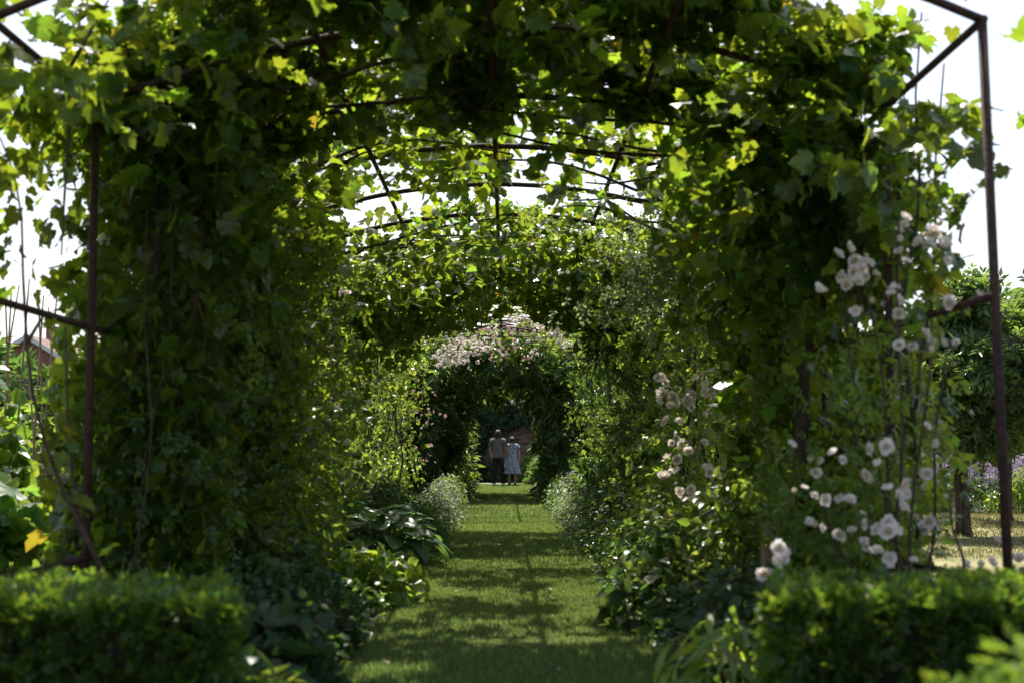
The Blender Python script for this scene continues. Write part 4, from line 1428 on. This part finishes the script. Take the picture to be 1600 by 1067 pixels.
# ------------------------------------------------------------------ house far off
def house():
    t = thing('house', 'distant brick house with a pale edged gable roof above the bean canes', 'house', (-27.5, 82, 0))
    brick = plain_mat('house_brick', (.20, .09, .065), (.30, .15, .11), 6, .95, .2)
    tile = plain_mat('roof_tile', (.16, .10, .085), (.26, .17, .14), 5, .9, .4)
    trim = plain_mat('white_trim', (.62, .60, .56), (.72, .70, .66), 8, .6)
    glass = plain_mat('window_glass', (.02, .025, .03), (.04, .045, .05), 3, .1)
    x0, x1, y0, y1, ze, zr = -30.2, -24.9, 82, 90, 5.9, 7.5
    xm = (x0 + x1) / 2
    a = Acc()
    ring = lambda y: [(x0, y, -.1), (x1, y, -.1), (x1, y, ze), (xm, y, zr - .05), (x0, y, ze)]
    a.loft([ring(y0), ring(y1)])
    a.build('wall', brick, t, False)
    for sx, xe in ((-1, x0 - .35), (1, x1 + .35)):
        r = Acc()
        r.loft([[(xe, y, ze - .18), (xm, y, zr + .02), (xm, y, zr + .17), (xe, y, ze - .03)] for y in (y0 - .3, y1 + .3)])
        r.build('roof', tile, t, False)
        b = Acc()
        b.loft([[(xe, y, ze - .30), (xm, y, zr - .10), (xm, y, zr + .19), (xe, y, ze - .01)] for y in (y0 - .36, y0 - .30)])
        b.build('barge_board', trim, t, False)
    for wx in (x0 + 1.2, x1 - 2.3):
        w = Acc(); w.box((wx, y0 - .04, 3.4), (wx + 1.1, y0 + .05, 4.9)); f = w.build('window', trim, t, False)
        g = Acc()
        for q in (0, 1):
            g.box((wx - t.location.x + .07 + q * .5, -.05, 3.48), (wx - t.location.x + .53 + q * .5, -.042, 4.82))
        g.build('pane', glass, f, False)
    c = Acc(); c.box((xm - .3, 86, 7.0), (xm + .3, 86.6, 8.5)); c.build('chimney', brick, t, False)


house()


# ------------------------------------------------------------------ the two walkers, seen from behind
def skinned(name, chains, mat, parent, sub=1):
    """chains: list of (list of (co, radius)); chains after the first name the vertex index they grow from"""
    verts, edges, rad = [], [], []
    for start, pts in chains:
        prev = start
        for co, r in pts:
            verts.append(co); rad.append(r)
            if prev is not None:
                edges.append((prev, len(verts) - 1))
            prev = len(verts) - 1
    me = bpy.data.meshes.new(name)
    me.from_pydata(verts, edges, [])
    o = bpy.data.objects.new(name, me); COL.objects.link(o)
    sk = o.modifiers.new('skin', 'SKIN'); sk.use_smooth_shade = True
    for i, v in enumerate(me.skin_vertices[0].data):
        rr = rad[i]
        v.radius = rr if hasattr(rr, '__len__') else (rr, rr)
        v.use_root = (i == 0)
    sb = o.modifiers.new('sub', 'SUBSURF'); sb.levels = sb.render_levels = sub
    dg = bpy.context.evaluated_depsgraph_get()
    m2 = bpy.data.meshes.new_from_object(o.evaluated_get(dg))
    bpy.data.objects.remove(o)
    m2.name = name
    m2.materials.clear(); m2.materials.append(mat)
    return link_mesh(name, m2, None, parent)


def ering(cx, cy, z, rx, ry, n=16, wav=0, k=7, ph=0):
    return [(cx + rx * (1 + wav * math.sin(k * 2 * PI * i / n + ph)) * math.cos(2 * PI * i / n), cy + ry * (1 + wav * math.sin(k * 2 * PI * i / n + ph)) * math.sin(2 * PI * i / n), z) for i in range(n)]


SKIN = plain_mat('skin', (.42, .25, .18), (.48, .30, .22), 6, .5)


def body(parent, H, arms, stance):
    """one continuous body facing +Y; arms: ((elbow),(wrist)) per side as offsets in units of H"""
    q = H / 1.70
    ch = [(None, [((0, 0, .96 * q), (.155 * q, .11 * q)), ((0, 0, 1.10 * q), (.125 * q, .095 * q)), ((0, 0, 1.28 * q), (.15 * q, .105 * q)), ((0, -.01, 1.40 * q), (.13 * q, .085 * q)),
                  ((0, 0, 1.47 * q), .055 * q), ((0, .01, 1.53 * q), .055 * q), ((0, .02, 1.60 * q), (.075 * q, .095 * q)), ((0, .02, 1.66 * q), .06 * q)])]
    idx = 8
    for s in (-1, 1):
        (ex, ey, ez), (wx, wy, wz) = arms[0 if s < 0 else 1]
        ch.append((3, [((s * .17 * q, -.01, 1.40 * q), .055 * q), ((ex * q, ey * q, ez * q), .042 * q), ((wx * q, wy * q, wz * q), .028 * q)]))
        wrist = idx + 2
        idx += 3
        d = Vector((wx - ex, wy - ey, wz - ez)).normalized()
        w = Vector((wx, wy, wz)) * q
        palm = w + d * .055 * q
        ch.append((wrist, [(tuple(palm), (.034 * q, .016 * q))]))
        pi_ = idx; idx += 1
        side = Vector((0, 1, 0))
        for k, (off, L) in enumerate(((.026, .07), (.009, .082), (-.009, .076), (-.026, .06))):
            b = palm + side * off * q + d * .03 * q
            inw = Vector((-s * .35, 0, 0))
            ch.append((pi_, [(tuple(b), .0085 * q), (tuple(b + (d + inw * .4) * L * .5 * q), .008 * q), (tuple(b + (d + inw) * L * q), .0065 * q)]))
            idx += 3
        b = w + side * .035 * q + d * .02 * q
        ch.append((pi_, [(tuple(b), .010 * q), (tuple(b + (d + side * .8) * .04 * q), .009 * q)]))
        idx += 2
    for s in (-1, 1):
        fx, fy = stance[0 if s < 0 else 1]
        ch.append((0, [((s * .085 * q, 0, .86 * q), .088 * q), ((s * .09 * q + fx * .5, fy * .5 + .01, .49 * q), .056 * q), ((s * .09 * q + fx * .85, fy * .9, .30 * q), .050 * q),
                       ((s * .09 * q + fx, fy, .09 * q), .036 * q), ((s * .09 * q + fx, fy + .06, .045 * q), (.036 * q, .036 * q)), ((s * .09 * q + fx, fy + .15, .03 * q), (.036 * q, .024 * q))]))
    return skinned('body', ch, SKIN, parent, 2)


def face(parent, q):
    dark = plain_mat('eye', (.02, .015, .01), None, 5, .2)
    for s in (-1, 1):
        a = Acc()
        for i in range(1):
            a.loft([ering(s * .03 * q, .11 * q, 1.60 * q + dz, r, r * .6, 8) for dz, r in ((-.008, .004), (0, .011), (.008, .004))])
        a.build('eye', dark, None).parent = parent
        e = Acc(); e.loft([ering(s * .080 * q, .01, 1.59 * q + dz, .012, r, 8) for dz, r in ((-.03, .008), (0, .02), (.03, .014))]); e.build('ear', SKIN, None).parent = parent
    n = Acc(); n.loft([ering(0, .112 * q + y, 1.575 * q + dz, r, r, 8) for dz, y, r in ((-.02, .012, .012), (0, .008, .010), (.03, 0, .006))]); n.build('nose', SKIN, None).parent = parent
    m_ = Acc(); m_.loft([ering(0, .108 * q, 1.535 * q + dz, r, .008, 8) for dz, r in ((-.006, .018), (0, .025), (.006, .018))])
    m_.build('mouth', plain_mat('lips', (.35, .14, .12), None, 5, .5), None).parent = parent


def shoe(parent, x, y, q, mat, rz=0):
    a = Acc()
    a.loft([[(x + w * math.cos(t), y + l * math.sin(t) + o, z) for t in np.linspace(0, 2 * PI, 14, endpoint=False)] for z, w, l, o in
            ((.0, .042, .125, .05), (.02, .046, .13, .05), (.05, .043, .115, .04), (.085, .040, .06, -.01))])
    a.build('shoe', mat, None).parent = parent


def person_shirt():
    t = thing('person', 'taller walker with auburn hair, grey short-sleeved top, black trousers and white shoes', 'person', (-.23, 44, 0), 'couple on the grass path')
    t.rotation_euler = (0, 0, -.25)
    q = 1.0
    st = ((-.03, -.06), (.03, .14))
    body(t, 1.70, (((-.25, -.04, 1.15), (-.25, .10, .95)), ((.26, -.02, 1.15), (.25, .12, .98))), st)
    face(t, q)
    top = plain_mat('grey_top', (.125, .115, .108), (.165, .150, .142), 5, .9, .2)
    blk = plain_mat('black_trousers', (.012, .012, .014), (.022, .022, .025), 8, .85, .2)
    hair = plain_mat('auburn_hair', (.032, .011, .006), (.075, .025, .012), 30, .45, .4, (6, 6, .6))
    wht = plain_mat('white_shoe', (.65, .63, .6), (.75, .73, .7), 8, .6)
    a = Acc()
    a.loft([ering(0, 0, .86, .195, .150, 20, .03, 5), ering(0, 0, .98, .190, .145, 20, .025, 5), ering(0, 0, 1.12, .172, .132, 20, .015, 5), ering(0, 0, 1.28, .185, .135, 20), ering(0, -.005, 1.38, .205, .122, 20), ering(0, -.008, 1.43, .19, .108, 20), ering(0, -.008, 1.465, .14, .095, 20), ering(0, 0, 1.49, .075, .072, 20)], False)
    for s in (-1, 1):
        a.tube([(s * .12, -.005, 1.41), (s * .175, -.012, 1.385), (s * .215, -.02, 1.32), (s * .24, -.032, 1.20)], (.07, .085, .082, .074), 14)
    a.build('shirt', top, None).parent = t
    a = Acc()
    a.loft([ering(0, 0, .80, .165, .125, 18), ering(0, 0, .90, .172, .13, 18), ering(0, 0, 1.0, .16, .12, 18)], False)
    for s in (0, 1):
        fx, fy = st[s]; sg = -1 if s == 0 else 1
        a.tube([(sg * .083, 0, .90), (sg * .088, 0, .78), (sg * .092 + fx * .5, fy * .5 + .01, .49), (sg * .092 + fx * .85, fy * .9, .28), (sg * .092 + fx, fy, .07)], (.10, .098, .078, .072, .066), 14, False)
    a.build('trousers', blk, None).parent = t
    h = Acc()
    h.loft([ering(0, -.055, 1.40, .085, .035, 18, .08, 6), ering(0, -.05, 1.46, .105, .055, 18, .06, 6), ering(0, -.03, 1.54, .105, .085, 18, .04, 6), ering(0, -.01, 1.62, .098, .103, 18, .02, 6), ering(0, 0, 1.68, .078, .088, 18), ering(0, .005, 1.715, .04, .048, 18)])
    h.build('hair', hair, None).parent = t
    for s in (0, 1):
        fx, fy = st[s]; sg = -1 if s == 0 else 1
        shoe(t, sg * .09 + fx, fy, q, wht)


def person_dress():
    t = thing('person', 'shorter walker with dark pinned hair in a white and blue flowered dress', 'person', (.20, 44.05, 0), 'couple on the grass path')
    t.rotation_euler = (0, 0, .1)
    H = 1.50; q = H / 1.70
    st = ((0, .02), (.02, -.03))
    body(t, H, (((-.24, -.02, 1.16), (-.27, .08, .93)), ((.25, -.03, 1.14), (.27, .06, .92))), st)
    face(t, q)
    m, n, l = new_mat('flowered_dress')
    o = n.new('ShaderNodeOutputMaterial'); p = n.new('ShaderNodeBsdfPrincipled'); p.inputs['Roughness'].default_value = .85
    tc = n.new('ShaderNodeTexCoord'); vo = n.new('ShaderNodeTexVoronoi'); vo.inputs['Scale'].default_value = 17
    r = n.new('ShaderNodeValToRGB'); r.color_ramp.interpolation = 'CONSTANT'
    r.color_ramp.elements[0].color = (.04, .055, .13, 1); r.color_ramp.elements[1].position = .25; r.color_ramp.elements[1].color = (.12, .16, .28, 1)
    e = r.color_ramp.elements.new(.40); e.color = (.34, .35, .42, 1)
    l.new(tc.outputs['Object'], vo.inputs['Vector']); l.new(vo.outputs['Distance'], r.inputs[0]); l.new(r.outputs[0], p.inputs['Base Color']); l.new(p.outputs[0], o.inputs['Surface'])
    a = Acc()
    a.loft([ering(0, 0, .40 * q * 1.06, .27, .23, 32, .06, 9), ering(0, 0, .62 * q, .235, .195, 32, .05, 9), ering(0, 0, .85 * q, .19, .16, 32, .03, 9), ering(0, 0, 1.02 * q, .165, .135, 32), ering(0, 0, 1.14 * q, .150, .12, 32),
            ering(0, 0, 1.28 * q, .170, .128, 32), ering(0, -.005, 1.385 * q, .182, .118, 32), ering(0, -.008, 1.43 * q, .165, .104, 32), ering(0, -.008, 1.46 * q, .115, .088, 32), ering(0, 0, 1.48 * q, .07, .066, 32)], False)
    for s in (-1, 1):
        a.tube([(s * .11 * q, -.005, 1.41 * q), (s * .17 * q, -.01, 1.385 * q), (s * .215 * q, -.018, 1.32 * q), (s * .235 * q, -.022, 1.25 * q)], (.07 * q, .084 * q, .08 * q, .074 * q), 14)
    a.build('dress', m, None).parent = t
    hair = plain_mat('dark_hair', (.014, .009, .007), (.04, .024, .016), 30, .5, .4, (6, 6, 6))
    h = Acc()
    h.loft([ering(0, -.03, 1.50 * q, .06, .05, 16), ering(0, -.02, 1.55 * q, .09 * q, .085 * q, 16, .03, 6), ering(0, -.01, 1.62 * q, .097 * q, .104 * q, 16, .02, 6), ering(0, 0, 1.68 * q, .078 * q, .086 * q, 16), ering(0, .005, 1.715 * q, .04 * q, .046 * q, 16)])
    h.loft([ering(0, -.11, z * q, r_, r_, 12) for z, r_ in ((1.56, .015), (1.585, .04), (1.62, .048), (1.65, .036), (1.67, .012))])
    h.build('hair', hair, None).parent = t
    dk = plain_mat('dark_shoe', (.03, .025, .025), (.05, .045, .04), 8, .5)
    for s in (0, 1):
        fx, fy = st[s]; sg = -1 if s == 0 else 1
        shoe(t, sg * .09 * q + fx, fy, q, dk)


person_shirt()
person_dress()
